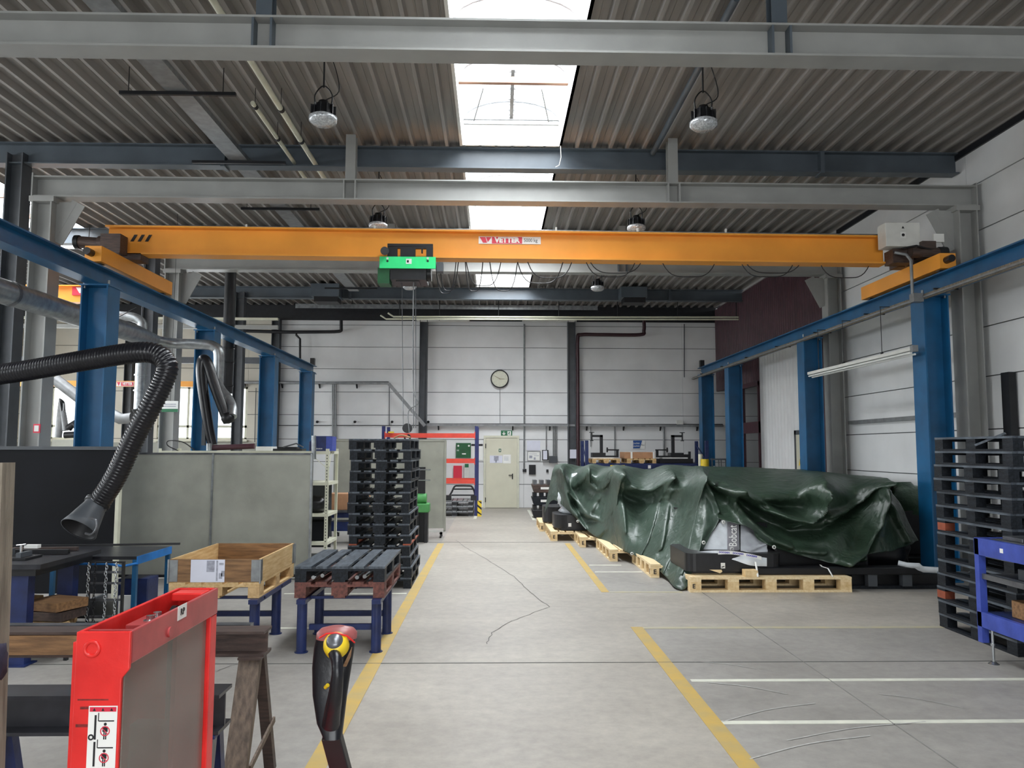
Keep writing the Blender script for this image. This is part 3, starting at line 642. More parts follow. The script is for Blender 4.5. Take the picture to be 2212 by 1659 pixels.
# pallet tables
def pallet_table(label, x0, x1, y0, y1):
    t = thing('pallet_table', label, 'table', ((x0+x1)/2, (y0+y1)/2, 0), 'navy steel pallet tables')
    z = 0.465
    for x in (x0, x1):
        for y in (y0, y1):
            MB().cyl((x, y, 0.006), (x, y, z-0.03), 0.045, 16).cyl((x, y, 0), (x, y, 0.008), 0.06, 16).build('leg', 'navy', t)
    for y in (y0+0.12, y1): MB().box(x0-0.05, x1+0.05, y-0.015, y+0.015, z-0.02, z+0.005).build('top_rail', 'navy', t); MB().box(x0+0.04, x1-0.04, y-0.02, y+0.02, 0.17, 0.22).build('stretcher', 'navy', t)
    for x in (x0, x1): MB().box(x-0.03, x+0.05, y0-0.1, y1+0.35, z-0.03, z+0.008).build('side_rail', 'navy', t)
    return t
pallet_table('navy round-legged table under the black pallet, beside the yellow line', -1.70, -1.04, 7.12, 7.82)
pallet_table('navy round-legged table under the wooden collar crate', -2.80, -2.12, 7.12, 7.82)
pallet('reddish brown pallet lying between table and black pallet', 1.2, 0.8, (-1.37, 7.70, 0.475), 0, 'reddish')
pallet('single black pallet on the table, pale scuffed top boards', 1.2, 0.8, (-1.37, 7.70, 0.613), 0, 'black')
for i, (xa, ya) in enumerate(((-1.66, 7.05), (-1.60, 7.15), (-1.27, 7.05), (-1.21, 7.1))):
    o = MB().tube([(xa+0.05, ya+0.07, 0.652), (xa+0.07, ya+0.57, 0.652)], 0.018, 10).build('steel_tube', 'chrome')
    tag(o, ['outer left', 'inner left', 'inner right', 'outer right'][i]+' steel tube lying inside the pallet on the table', 'tube', 'short steel tubes in the pallet openings')
pallet('light wooden pallet under the collar crate', 1.2, 0.8, (-2.48, 7.70, 0.475), 0, 'plain')
t = thing('pallet_collar', 'wooden pallet collar crate with galvanised hinges and a paper sheet', 'crate', (-2.48, 7.70, 0.613))
x0, x1, y0, y1, z0, z1 = -2.88, -2.08, 7.10, 8.30, 0.615, 0.815
MB().box(x0, x1, y0, y0+0.02, z0, z1).build('front_board', 'wood_brown', t); MB().box(x0, x1, y1-0.02, y1, z0, z1).build('rear_board', 'wood_brown', t)
MB().box(x0, x0+0.02, y0+0.02, y1-0.02, z0, z1).build('side_board', 'wood_y', t); MB().box(x1-0.02, x1, y0+0.02, y1-0.02, z0, z1).build('side_board', 'wood_y', t)
for x, s_ in ((x0, 1), (x1, -1)):
    for y, q in ((y0, 1), (y1, -1)):
        hb = MB().box(min(x-s_*0.004, x+s_*0.075), max(x-s_*0.004, x+s_*0.075), min(y-q*0.004, y), max(y-q*0.004, y), z0+0.005, z1-0.005).box(min(x-s_*0.004, x), max(x-s_*0.004, x), min(y-q*0.004, y+q*0.075), max(y-q*0.004, y+q*0.075), z0+0.005, z1-0.005).cyl((x-s_*0.006, y-q*0.006, z0-0.01), (x-s_*0.006, y-q*0.006, z1), 0.009, 8).build('hinge', 'galv', t)
pp = MB().box(x0+0.19, x0+0.49, y0-0.003, y0-0.0015, z0+0.0, z1-0.002).build('paper_sheet', 'paper', t)
M['paper_grey'] = mat('paper_grey', 'a9abb8', 0.7, var=0.15, scale=30)
for r_ in ((0.30, 0.37, 0.09, 0.19), (0.385, 0.40, 0.01, 0.19), (0.41, 0.44, 0.03, 0.08), (0.43, 0.46, 0.05, 0.1), (0.41, 0.45, 0.15, 0.17)): MB().box(x0+0.03+r_[0], x0+0.03+r_[1], y0-0.0036, y0-0.003, z0+r_[2], z0+r_[3]).build('drawing', 'paper_grey', pp)

# ================================================================== TARPS AND WHAT THEY COVER
def surf(cols, nu, nv, folds=(), noise=0.0):
    """cols: list of control columns (each a list of (px,py,Y)); returns smooth grid rows"""
    C = [[at(*p) for p in c] for c in cols]; nr = len(C[0])
    rows = []
    tr = [crom([C[j][k] for j in range(len(C))], nu) for k in range(nr)]
    n = len(tr[0]); grid = [crom([tr[k][j] for k in range(nr)], nv) for j in range(n)]
    from mathutils import noise as ns
    def crease(v, f): return 1-abs(ns.noise(v*f))*3.2
    for j, col in enumerate(grid):
        for i, v in enumerate(col):
            px, py = pix(v); d = 0.0
            for (pts, amp, wd) in folds:
                best = 1e9
                for a, b in zip(pts[:-1], pts[1:]):
                    ax, ay = a; bx, by = b; L2 = (bx-ax)**2+(by-ay)**2; s_ = max(0, min(1, ((px-ax)*(bx-ax)+(py-ay)*(by-ay))/L2))
                    best = min(best, math.hypot(px-ax-s_*(bx-ax), py-ay-s_*(by-ay)))
                e = best/wd
                d += amp*1.35*math.exp(-e*e)
            nz = ns.noise(v*1.6)*0.9+crease(Vector((v.x*1.3, v.y*1.3, v.z*0.6)), 2.3)*0.22+crease(v, 6.0)*0.10+crease(v+Vector((3, 1, 2)), 13.0)*0.055
            v.y -= d; v.z += noise*nz*0.35 if v.z > 0.08 else 0; v.y += noise*nz
            if v.z < 0.006: v.z = 0.006
    return grid
def TM(name, h1, h2, rough):
    m = mat(name, h1, rough, hex2=h2, scale=1.6, spec=0.6); nt = m.node_tree; N = nt.nodes; L = nt.links; b = N['Principled BSDF']
    tc = N.new('ShaderNodeTexCoord'); last = None
    for sc, st, ds in ((3.2, 0.55, 0.06), (11.0, 0.5, 0.02), (34.0, 0.35, 0.006)):
        n = N.new('ShaderNodeTexNoise'); n.noise_type = 'RIDGED_MULTIFRACTAL'; n.inputs['Scale'].default_value = sc; n.inputs['Detail'].default_value = 3; n.inputs['Distortion'].default_value = 0.6
        L.new(tc.outputs['Object'], n.inputs['Vector']); bp = N.new('ShaderNodeBump'); bp.inputs['Strength'].default_value = st; bp.inputs['Distance'].default_value = ds
        L.new(n.outputs[0], bp.inputs['Height'])
        if last: L.new(last.outputs[0], bp.inputs['Normal'])
        last = bp
    L.new(last.outputs[0], b.inputs['Normal'])
    r = N.new('ShaderNodeMapRange'); r.inputs['To Min'].default_value = rough-0.14; r.inputs['To Max'].default_value = rough+0.12
    n = N.new('ShaderNodeTexNoise'); n.inputs['Scale'].default_value = 6; L.new(tc.outputs['Object'], n.inputs['Vector']); L.new(n.outputs[0], r.inputs['Value']); L.new(r.outputs[0], b.inputs['Roughness'])
    return m
left = [
 [(1176, 1108, 16.6), (1182, 1075, 16.6), (1190, 1035, 16.6), (1196, 1011, 16.7), (1205, 1004, 18.0), (1215, 1030, 18.6)],
 [(1196, 1080, 16.3), (1199, 1055, 16.3), (1204, 1030, 16.3), (1208, 1008, 16.4), (1222, 1003, 18.0), (1232, 1030, 18.6)],
 [(1236, 1112, 15.6), (1224, 1075, 15.8), (1215, 1040, 16.0), (1211, 1010, 16.2), (1240, 1005, 18.0), (1250, 1030, 18.6)],
 [(1262, 1140, 15.0), (1246, 1100, 15.6), (1238, 1060, 15.9), (1235, 1030, 16.2), (1258, 1007, 18.0), (1268, 1030, 18.6)],
 [(1288, 1160, 14.4), (1275, 1115, 14.9), (1268, 1060, 15.3), (1268, 1011, 15.5), (1285, 1005, 18.0), (1295, 1030, 18.6)],
 [(1312, 1176, 13.8), (1302, 1120, 14.4), (1296, 1065, 14.9), (1292, 1026, 15.1), (1310, 1008, 17.6), (1320, 1030, 18.2)],
 [(1332, 1184, 13.2), (1322, 1130, 13.7), (1317, 1070, 14.2), (1317, 1012, 14.6), (1345, 1008, 17.4), (1360, 1030, 18)],
 [(1350, 1192, 12.6), (1342, 1130, 12.9), (1337, 1070, 13.4), (1335, 1017, 13.8), (1380, 1012, 17.2), (1400, 1030, 18)],
 [(1380, 1205, 12.1), (1378, 1150, 12.6), (1380, 1090, 13.3), (1383, 1046, 13.7), (1405, 1014, 17), (1430, 1030, 17.6)],
 [(1410, 1222, 11.5), (1418, 1160, 12.0), (1430, 1090, 12.6), (1440, 1026, 12.9), (1440, 1006, 16), (1460, 1030, 17)],
 [(1440, 1248, 10.8), (1455, 1180, 11.4), (1468, 1100, 12.1), (1480, 1036, 12.4), (1475, 1006, 16), (1490, 1030, 17)],
 [(1460, 1270, 10.15), (1483, 1190, 10.7), (1502, 1100, 11.2), (1513, 1026, 11.6), (1510, 1008, 15.6), (1520, 1030, 16.5)],
 [(1485, 1268, 10.1), (1505, 1190, 10.5), (1516, 1100, 11.0), (1519, 1027, 11.62), (1530, 1010, 15), (1540, 1030, 16)],
 [(1506, 1205, 10.5), (1522, 1150, 10.65), (1530, 1090, 11.0), (1526, 1038, 11.5), (1545, 1012, 14.8), (1550, 1030, 16)],
 [(1556, 1124, 10.75), (1553, 1110, 10.85), (1546, 1085, 11.1), (1534, 1052, 11.4), (1560, 1016, 14.6), (1562, 1030, 16)],
]
fl_left = [([(1445, 1024), (1420, 1095), (1395, 1170), (1380, 1200)], 0.09, 4), ([(1340, 1022), (1345, 1080), (1350, 1150)], 0.07, 4), ([(1270, 1015), (1272, 1045), (1290, 1060), (1312, 1040), (1318, 1016)], 0.12, 4),
  ([(1213, 1015), (1228, 1060), (1262, 1110), (1300, 1125), (1325, 1090), (1334, 1022)], 0.15, 5), ([(1340, 1024), (1365, 1050), (1400, 1058), (1440, 1030)], 0.12, 4), ([(1360, 1070), (1400, 1085), (1440, 1075)], 0.06, 5),
  ([(1512, 1030), (1500, 1080), (1470, 1160), (1455, 1230)], 0.08, 4), ([(1440, 1060), (1470, 1052), (1500, 1040)], 0.07, 6), ([(1516, 1040), (1498, 1120), (1482, 1190), (1470, 1240)], 0.06, 3),
  ([(1210, 1012), (1218, 1060), (1232, 1100), (1262, 1140)], 0.16, 7), ([(1268, 1012), (1256, 1040), (1240, 1050)], 0.12, 6),
  ([(1317, 1012), (1300, 1070), (1270, 1105), (1245, 1110)], 0.14, 8), ([(1336, 1018), (1324, 1080), (1308, 1140), (1290, 1155)], 0.14, 8),
  ([(1255, 1050), (1270, 1080), (1295, 1085), (1315, 1050)], -0.14, 10), ([(1240, 1090), (1265, 1130), (1300, 1120), (1322, 1070)], -0.12, 8),
  ([(1340, 1022), (1352, 1052), (1385, 1058), (1425, 1046), (1445, 1026)], 0.16, 9), ([(1350, 1075), (1390, 1092), (1430, 1080)], -0.12, 14),
  ([(1445, 1026), (1438, 1100), (1425, 1180)], 0.10, 8), ([(1513, 1028), (1485, 1100), (1440, 1200), (1425, 1230)], 0.16, 9), ([(1495, 1060), (1465, 1130), (1430, 1200)], -0.10, 9),
  ([(1514, 1030), (1535, 1065), (1550, 1105)], 0.08, 5)]
g = surf(left, 17, 18, fl_left, 0.06)
t = MB().grid(g).build('tarpaulin', TM('tarp_a', '3f5145', '303f35', 0.46), origin=at(1400, 1215, 11.8)*1.0)
tag(t, 'green tarpaulin draped in deep swags over the machines, left one reaching the floor', 'tarp')
sm = t.modifiers.new('thick', 'SOLIDIFY'); sm.thickness = 0.004
right = [
 [(1552, 1122, 10.70), (1545, 1100, 10.95), (1530, 1065, 11.3), (1517, 1030, 11.5), (1500, 1009, 14.6), (1505, 1030, 15.6)],
 [(1582, 1131, 10.6), (1574, 1100, 10.9), (1562, 1070, 11.1), (1552, 1044, 11.2), (1560, 1009, 14.8), (1560, 1030, 15.6)],
 [(1619, 1141, 10.5), (1602, 1110, 10.7), (1590, 1080, 10.8), (1583, 1056, 10.9), (1600, 1010, 14.8), (1600, 1030, 15.6)],
 [(1640, 1168, 10.4), (1632, 1130, 10.7), (1622, 1090, 11.0), (1615, 1062, 11.2), (1640, 1012, 14.8), (1640, 1030, 15.6)],
 [(1690, 1190, 10.35), (1685, 1140, 10.7), (1672, 1095, 11.0), (1660, 1062, 11.1), (1690, 1014, 14.8), (1690, 1030, 15.6)],
 [(1745, 1206, 10.3), (1742, 1150, 10.6), (1732, 1100, 11.0), (1718, 1055, 11.3), (1735, 1016, 14.8), (1735, 1030, 15.6)],
 [(1815, 1221, 10.25), (1800, 1160, 10.4), (1782, 1100, 10.7), (1772, 1035, 11.0), (1780, 1021, 13.8), (1780, 1030, 15.4)],
 [(1858, 1212, 10.5), (1850, 1150, 10.7), (1842, 1100, 11.0), (1836, 1048, 11.4), (1840, 1027, 13.4), (1840, 1036, 15)],
 [(1885, 1196, 10.55), (1890, 1140, 10.7), (1898, 1085, 10.85), (1905, 1038, 11.0), (1890, 1031, 13), (1890, 1040, 14.5)],
 [(1936, 1187, 10.8), (1922, 1140, 10.95), (1914, 1090, 11.05), (1910, 1045, 11.15), (1915, 1042, 12.2), (1915, 1060, 12.8)],
 [(1982, 1166, 11.2), (1965, 1135, 11.3), (1945, 1090, 11.4), (1922, 1058, 11.5), (1930, 1052, 12.2), (1928, 1075, 12.6)],
]
fl_right = [([(1585, 1060), (1640, 1100), (1690, 1118), (1728, 1125), (1752, 1112), (1772, 1060)], 0.14, 4), ([(1540, 1045), (1560, 1040), (1584, 1054)], 0.1, 4), ([(1605, 1120), (1660, 1165), (1720, 1190), (1780, 1195)], 0.07, 6),
  ([(1775, 1040), (1770, 1085), (1750, 1120), (1715, 1140)], 0.1, 5), ([(1903, 1042), (1860, 1080), (1820, 1105), (1790, 1115)], 0.12, 5), ([(1904, 1045), (1893, 1110), (1872, 1170), (1860, 1205)], 0.12, 5), ([(1914, 1060), (1930, 1120), (1955, 1165)], 0.12, 5), ([(1700, 1040), (1735, 1046), (1768, 1034)], 0.06, 4),
  ([(1583, 1056), (1625, 1080), (1680, 1112), (1730, 1124), (1762, 1095), (1773, 1036)], 0.20, 9), ([(1600, 1085), (1650, 1125), (1720, 1155), (1790, 1150), (1850, 1100), (1900, 1050)], -0.17, 13),
  ([(1583, 1058), (1610, 1120), (1640, 1150), (1700, 1180)], 0.12, 8), ([(1905, 1040), (1880, 1130), (1850, 1190), (1820, 1215)], 0.22, 9), ([(1915, 1080), (1895, 1140), (1870, 1190)], -0.2, 10),
  ([(1773, 1036), (1778, 1080), (1765, 1110)], -0.14, 9), ([(1800, 1130), (1850, 1095), (1895, 1045)], 0.10, 7), ([(1552, 1044), (1575, 1035), (1600, 1050)], -0.1, 8)]
g = surf(right, 20, 18, fl_right, 0.06)
t = MB().grid(g).build('tarpaulin', TM('tarp_b', '304434', '233327', 0.44), origin=at(1750, 1215, 11.5))
tag(t, 'dark green tarpaulin over the right hand machines, hem lifted at its left end', 'tarp')
sm = t.modifiers.new('thick', 'SOLIDIFY'); sm.thickness = 0.004
for p, who in (((1563, 1128, 10.55), 0), ((1520, 1172, 10.4), 1), ((1365, 1196, 12.3), 2), ((1248, 1126, 15.1), 3), ((1672, 1182, 10.25), 4)):
    c = at(*p)
    # eyelets ride on the hems
    o = MB().lathe(c, [(0.012, 0), (0.026, 0), (0.026, 0.006), (0.012, 0.006)], 12, (0, -1, 0.2)).build('eyelet', 'white')
    tag(o, ['white eyelet at the tarp corner above the wrapped machine', 'white eyelet on the tarp edge left of the wrapped machine', 'white eyelet on the hem of the left tarp above the third pallet', 'white eyelet on the left tarp hem near the far pallets', 'white eyelet on the lifted hem right of the wrapped machine'][who], 'eyelet')
# second, folded tarp and dark machine by the wall
rows = []
from mathutils import noise as ns
def blob(c, rx, ry, rz, nn=0.12, f=2.5, nu=26, nv=14, zmin=None):
    mb = MB(); rows = []
    for i in range(nv+1):
        ph = math.pi*(i/nv)-math.pi/2; r_ = []
        for j in range(nu+1):
            th = 2*math.pi*j/nu; ce = abs(math.cos(th))**0.6*math.copysign(1, math.cos(th)); se = abs(math.sin(th))**0.6*math.copysign(1, math.sin(th))
            v = Vector((rx*ce*math.cos(ph)**0.6, ry*se*math.cos(ph)**0.6, rz*math.sin(ph))); d = Vector((math.cos(th)*math.cos(ph), math.sin(th)*math.cos(ph), math.sin(ph)))
            v = Vector(c)+v*(1+nn*ns.noise((d*f)+Vector(c)))
            if zmin is not None and v.z < zmin: v.z = zmin
            r_.append(v)
        rows.append(r_)
    mb.grid(rows); return mb
c = at(1940, 1082, 12.6)
o = blob(c, 0.37, 0.4, 0.28, 0.3, 2.6).build('folded_tarpaulin', 'tarp2'); tag(o, 'bundled dark green tarp on the machine beside the right wall', 'tarp')
o = MB().box(c.x-0.40, 6.93, 12.25, 13.3, 0.15, c.z-0.12).box(c.x-0.5, 6.93, 12.1, 13.5, 0, 0.16).build('machine_crate', 'black', bevel=0.03); tag(o, 'black machine body against the right wall under the bundled tarp', 'machine')
# machines under the left tarp: bodies hold the cloth up
def carcase(name, label, x0, x1, y0, y1, z0, z1):
    t = thing(name, label, 'machine', ((x0+x1)/2, (y0+y1)/2, z0))
    MB().box(x0, x1, y0, y1, z0, z0+0.18).build('base_plate', 'black', t, bevel=0.02)
    MB().box(x0+0.15, x1-0.1, y0+0.15, y1-0.1, z0+0.18, z1-0.3).build('body', 'black', t, bevel=0.04)
    MB().cyl(((x0+x1)/2, (y0+y1)/2, z1-0.3), ((x0+x1)/2, (y0+y1)/2, z1), 0.12, 14).build('post', 'black', t); return t
PH = 0.19
def bigp(label, x0, x1, y0, y1, nb): return pallet(label, y1-y0, x1-x0, ((x0+x1)/2, (y0+y1)/2, 0), 0, 'new', nb, 'fresh wooden pallets under the tarps', PH, True)
# front pallet: long side across
fp = pallet('fresh pine pallet at the front right, long side to the aisle', 2.07, 1.1, (3.53, 10.52, 0), math.pi/2, 'new', 5, 'fresh wooden pallets under the tarps', PH)
p = at(1499, 1259, 9.965); text('e_mark', 'E', 0.075, (p.x, 9.967, 0.075), 'ink', None, bold=0.002)
bpy.context.scene.objects['e_mark'].parent = fp
e = bpy.context.scene.objects['e_mark']; e.matrix_parent_inverse = (Matrix.Translation(fp.location) @ Matrix.Rotation(math.pi/2, 4, 'Z')).inverted()
bigp('fresh pine pallet farthest left, beside the aisle line', 1.13, 2.2, 15.5, 17.2, 5)
bigp('fresh pine pallet behind the farthest left one', 1.02, 1.9, 17.3, 18.6, 3)
bigp('fresh pine pallet second from the left end of the row', 1.60, 2.45, 14.5, 15.45, 3)
bigp('fresh pine pallet in the middle of the left edge of the tarp', 1.88, 2.9, 12.7, 14.4, 5)
bigp('fresh pine pallet mostly hidden by the tarp corner', 2.22, 3.2, 11.1, 12.6, 5)
carcase('wrapped_machine', 'black machine hidden in the middle under the left tarp', 2.3, 2.85, 13.3, 14.3, PH, 0.95)
carcase('wrapped_machine', 'black machine hidden under the front of the left tarp', 2.75, 3.15, 12.0, 12.55, PH, 0.9)
# wrapped bulb machine far left
t = thing('wrapped_machine', 'white wrapped machine on round black base at the far left pallet', 'machine', (1.75, 16.3, PH))
def stadium(mb, x0, x1, y0, y1, z0, z1, r, n=8):
    pts = []
    for cx_, cy_, a in ((x1-r, y0+r, -90), (x1-r, y1-r, 0), (x0+r, y1-r, 90), (x0+r, y0+r, 180)):
        pts += [(cx_+r*math.cos(R(a+90*i/n)), cy_+r*math.sin(R(a+90*i/n)), z0) for i in range(n+1)]
    return mb.poly(pts, z1-z0, (0, 0, 1))
stadium(MB(), 1.22, 2.15, 15.55, 16.6, PH+0.05, 0.50, 0.3).build('round_base', 'black', t); stadium(MB(), 1.10, 1.9, 17.0, 18.0, PH+0.03, 0.55, 0.3).build('round_base', 'black', t)
MB().box(1.35, 2.1, 15.7, 16.5, PH, PH+0.06).build('base_foot', 'black', t)
MB().lathe((1.75, 16.2, 0.50), [(0.36, 0), (0.42, 0.04), (0.36, 0.1), (0.3, 0.25), (0.16, 0.5), (0.13, 0.8), (0.001, 0.82)], 18).build('wrapped_body', 'wrap_white', t)
b2 = blob((1.45, 16.15, 0.80), 0.13, 0.13, 0.17, 0.2).build('wrapped_knob', 'wrap_white', t)
p = at(1231, 1134, 15.54); MB().box(p.x-0.03, p.x+0.03, 15.546, 15.55, p.z-0.035, p.z+0.035).build('label', 'sign_white', t)
# front wrapped machine with lettering
t = thing('wrapped_machine', 'film-wrapped machine with pale lettered panel showing under the lifted tarp', 'machine', (3.2, 10.9, PH)); WM = t
stadium(MB(), 2.50, 3.75, 10.15, 11.2, PH+0.04, 0.46, 0.12, 5).box(2.6, 3.6, 10.3, 11.1, PH, PH+0.05).build('round_base', 'black', t)
p = at(1562, 1222, 10.14); lp = MB().box(p.x-0.028, p.x+0.028, 10.144, 10.148, p.z-0.035, p.z+0.035).build('label', 'sign_white', t); MB().bar((p.x-0.02, 10.143, p.z-0.02), (p.x+0.018, 10.143, p.z-0.008), 0.002, 0.012).build('label_mark', 'ink', lp)
a, b = at(1533, 1231, 10.13), at(1561, 1237, 10.13)
MB().poly([(a.x, 10.145, a.z), (b.x-0.03, 10.145, b.z-0.01), (b.x, 10.145, b.z+0.01), (b.x-0.01, 10.145, a.z)], 0.004, (0, -1, 0)).build('wedge', 'wood_new', t)
body = [at(1520, 1200, 10.45), at(1650, 1200, 10.45)]
mb = MB()
def pq(px, py, Y): return at(px, py, Y)
mb.poly([pq(1506, 1203, 10.55), pq(1598, 1199, 10.5), pq(1596, 1125, 10.8), pq(1560, 1122, 10.8), pq(1530, 1160, 10.7)], 0.45, (0, 1, 0)); mb.build('wrapped_body', 'wrap_white', t)
mb = MB().poly([pq(1597, 1199, 10.6), pq(1657, 1226, 10.5), pq(1657, 1130, 10.8), pq(1597, 1125, 10.8)], 0.4, (0, 1, 0)).build('dark_body', 'black', t)
M['film_grey'] = mat('film_grey_panel', '8d8b90', 0.3, var=0.1, scale=9)
lpn = mb = MB().poly([pq(1571, 1194, 10.475), pq(1595, 1194, 10.475), pq(1594, 1128, 10.75), pq(1571, 1128, 10.75)], 0.012, (0, -1, 0)).build('panel', 'film_grey', t)
u = (pq(1583, 1128, 10.7)-pq(1583, 1194, 10.45)).normalized()
text('panel_lettering', 'Bobcat', 0.155, pq(1583, 1157, 10.57)+Vector((0, -0.02, 0)), 'sign_white', lpn, right=u, up=(-1, 0, 0), xs=0.75)
c0 = pq(1581, 1186, 10.47); MB().lathe(c0, [(0.018, 0), (0.028, 0), (0.028, 0.004), (0.018, 0.004)], 12, (0, -1, 0)).bar(c0+Vector((-.03, -.003, .02)), c0+Vector((.03, -.003, -.02)), 0.004, 0.01, (0, 1, 0)).build('panel_emblem', 'sign_white', lpn)
# film skirt and tape
cols = [[(1505, 1192, 10.33), (1505, 1198, 10.33), (1506, 1204, 10.33)], [(1553, 1189, 10.22), (1553, 1196, 10.2), (1556, 1202, 10.2)], [(1600, 1196, 10.16), (1590, 1207, 10.14), (1585, 1210, 10.14)],
        [(1632, 1202, 10.12), (1628, 1212, 10.1), (1622, 1222, 10.1)], [(1657, 1206, 10.12), (1657, 1216, 10.1), (1657, 1224, 10.1)]]
MB().grid(surf(cols, 6, 4, (), 0.012)).build('film_skirt', 'wrap_white', t)
tp = [pq(1551, 1194, 10.13), pq(1575, 1193.5, 10.1), pq(1600, 1196.5, 10.08), pq(1625, 1201, 10.06), pq(1645, 1206, 10.06)]
tp = crom(tp, 5); rows = [[v+Vector((0, 0, 0.022)) for v in tp], [v-Vector((0, 0, 0.022)) for v in tp]]
tape = MB().grid(rows).build('tape', 'sign_white', t)
for (px, py, ang) in ((1564.5, 1193.5, -3), (1594.5, 1196, -6), (1624, 1201, -9)):
    text('tape_lettering', 'DOOSAN', 0.032, pq(px, py, 10.045), 'tape_blue', tape, right=(math.cos(R(ang)), 0, math.sin(R(ang))), up=(-math.sin(R(ang)), 0, math.cos(R(ang))), bold=0.0012)
cols = [[(1600, 1190, 10.3), (1600, 1160, 10.5), (1600, 1125, 10.7)], [(1630, 1196, 10.28), (1630, 1170, 10.5), (1630, 1135, 10.7)], [(1657, 1205, 10.25), (1657, 1180, 10.4), (1657, 1165, 10.5)]]
MB().grid(surf(cols, 8, 8, (([(1605, 1195), (1655, 1172)], 0.05, 3), ([(1610, 1198), (1657, 1190)], 0.03, 3), ([(1615, 1150), (1650, 1170)], 0.03, 3)), 0.02)).build('stretch_film', 'wrap', t)
o = MB().box(2.95, 3.11, 9.98, 10.12, PH, PH+0.085).build('timber_block', 'wood_end_new'); 
p = at(1619, 1237, 10.05); o.location = (p.x, 10.03, PH); tag(o, 'small timber block standing on the front pallet', 'block')
q = MB().tube([at(1632, 1214, 10.08), at(1634, 1225, 10.0), at(1637, 1243, 9.95), at(1637, 1246, 9.95)], 0.012, 8, flat=0.3).build('strap', 'sign_white'); tag(q, 'white strap end hanging beside the timber block', 'strap')
q = MB().tube([at(1772, 1220, 10.3), at(1776, 1224, 10.2), at(1789, 1228, 10.0), at(1798, 1244, 9.95), at(1799, 1246, 9.95)], 0.011, 8, flat=0.3).build('strap', 'sign_white'); tag(q, 'white strap end over the right part of the front pallet', 'strap')
# long black attachments to the right
t = thing('loader_attachment', 'long low black attachment lying right of the wrapped machine', 'machine part', (4.6, 10.9, 0))
z1 = at(1800, 1222, 10.15).z
MB().box(3.42, 5.55, 10.12, 10.35, PH+0.002, z1-0.02).build('beam', 'black', t, bevel=0.015)
MB().box(3.8, 5.1, 10.6, 11.2, PH+0.002, 0.5).build('body', 'black', t, bevel=0.04)
MB().box(4.72, 5.9, 10.3, 11.1, 0.03, PH-0.01).build('floor_beam', 'black', t)
MB().box(4.6, 6.0, 10.2, 10.28, 0.0, 0.04).build('floor_bar', 'pallet_black', t)
for i, x in enumerate((1885, 1960)): p = at(x, 1240, 10.15); MB().box(p.x-0.06, p.x+0.06, 10.15, 10.25, 0.04, 0.2).build('lug', 'dark_col', t)
MB().tube([at(1940, 1216, 10.2), at(1960, 1221, 10.15), at(1985, 1222, 10.1), at(1990, 1228, 10.1)], 0.035, 10).build('wrapped_end', 'wrap_white', t)
MB().tube([at(1975, 1222, 10.15), at(1995, 1230, 10.1), at(2027, 1232, 10.1)], 0.04, 10).build('wrapped_end', 'wrap_white', t)
o = blob((5.52, 11.35, 0.33), 0.42, 0.35, 0.33, 0.25, 2, zmin=0.005).build('dark_bundle', 'black'); tag(o, 'low black bundle on the floor beside the blue column', 'bundle')
# three counterweights by the far wall
for i in range(3):
    Yc = 20.6; x0 = at(1150, 1000, Yc).x; z = i*0.33
    t = thing('counterweight', ['lowest', 'middle', 'topmost with brownish finish'][i]+' of three ribbed black castings stacked left of the tarp', 'casting', (x0+0.35, Yc+0.2, z), 'ribbed castings stacked left of the tarp')
    mt = ('black', 'pallet_black', 'rust')[i]
    MB().poly([(x0+0.05, Yc, z), (x0+0.65, Yc, z), (x0+0.72, Yc, z+0.22), (x0-0.02, Yc, z+0.22)], 0.5, (0, 1, 0)).build('body', mt, t, bevel=0.02)
    for k_ in range(4): MB().box(x0+0.02+k_*0.18, x0+0.12+k_*0.18, Yc+0.0, Yc+0.5, z+0.22, z+0.33 if i == 2 else z+0.325).build('rib', 'mill' if i == 2 else mt, t)
    if i: MB().box(x0+0.22, x0+0.44, Yc-0.004, Yc, z+0.09, z+0.15).build('label', 'sign_white', t)

# ================================================================== BLUE TABLE RIGHT
t = thing('workshop_table', 'blue steel table frame with levelling foot at the right picture edge', 'table', (4.8, 5.95, 0))
xa, xb, ya, yb = 4.19, 5.3, 5.1, 6.78
MB().box(xa, xa+0.05, ya, yb, 0.90, 1.045).build('top_rail', 'ind_blue', t, bevel=0.004); MB().box(xb-0.05, xb, ya, yb, 0.90, 1.045).build('top_rail', 'ind_blue', t)
MB().box(xa+0.05, xb-0.05, yb-0.05, yb, 0.90, 1.045).build('end_rail', 'ind_blue', t); MB().box(xa+0.05, xb-0.05, ya, ya+0.05, 0.90, 1.045).build('end_rail', 'ind_blue', t)
MB().box(xa, xa+0.05, ya, yb, 0.29, 0.42).build('lower_rail', 'ind_blue', t, bevel=0.004); MB().box(xb-0.05, xb, ya, yb, 0.29, 0.42).build('lower_rail', 'ind_blue', t)
for x in (xa, xb-0.06):
    for y in (ya+0.06, yb):
        MB().box(x, x+0.06, y-0.06, y, 0.16, 1.04).build('leg', 'ind_blue', t)
        yy = y-0.12; MB().cyl((x+0.05, yy, 0.02), (x+0.05, yy, 0.3), 0.011, 10).cyl((x+0.05, yy, 0.0), (x+0.05, yy, 0.018), 0.045, 16, 0.02).cyl((x+0.05, yy, 0.15), (x+0.05, yy, 0.17), 0.02, 6).build('levelling_foot', 'chrome', t)
MB().box(xa+0.05, xb-0.05, ya+0.02, yb-0.05, 0.71, 0.74).build('shelf', 'dark_col', t); MB().box(xa+0.02, xa+0.05, ya, yb, 0.70, 0.745).build('shelf_edge', 'mill', t)
MB().box(xa+0.05, xb-0.05, ya+0.02, yb-0.05, 0.40, 0.42).build('lower_shelf', 'navy', t)
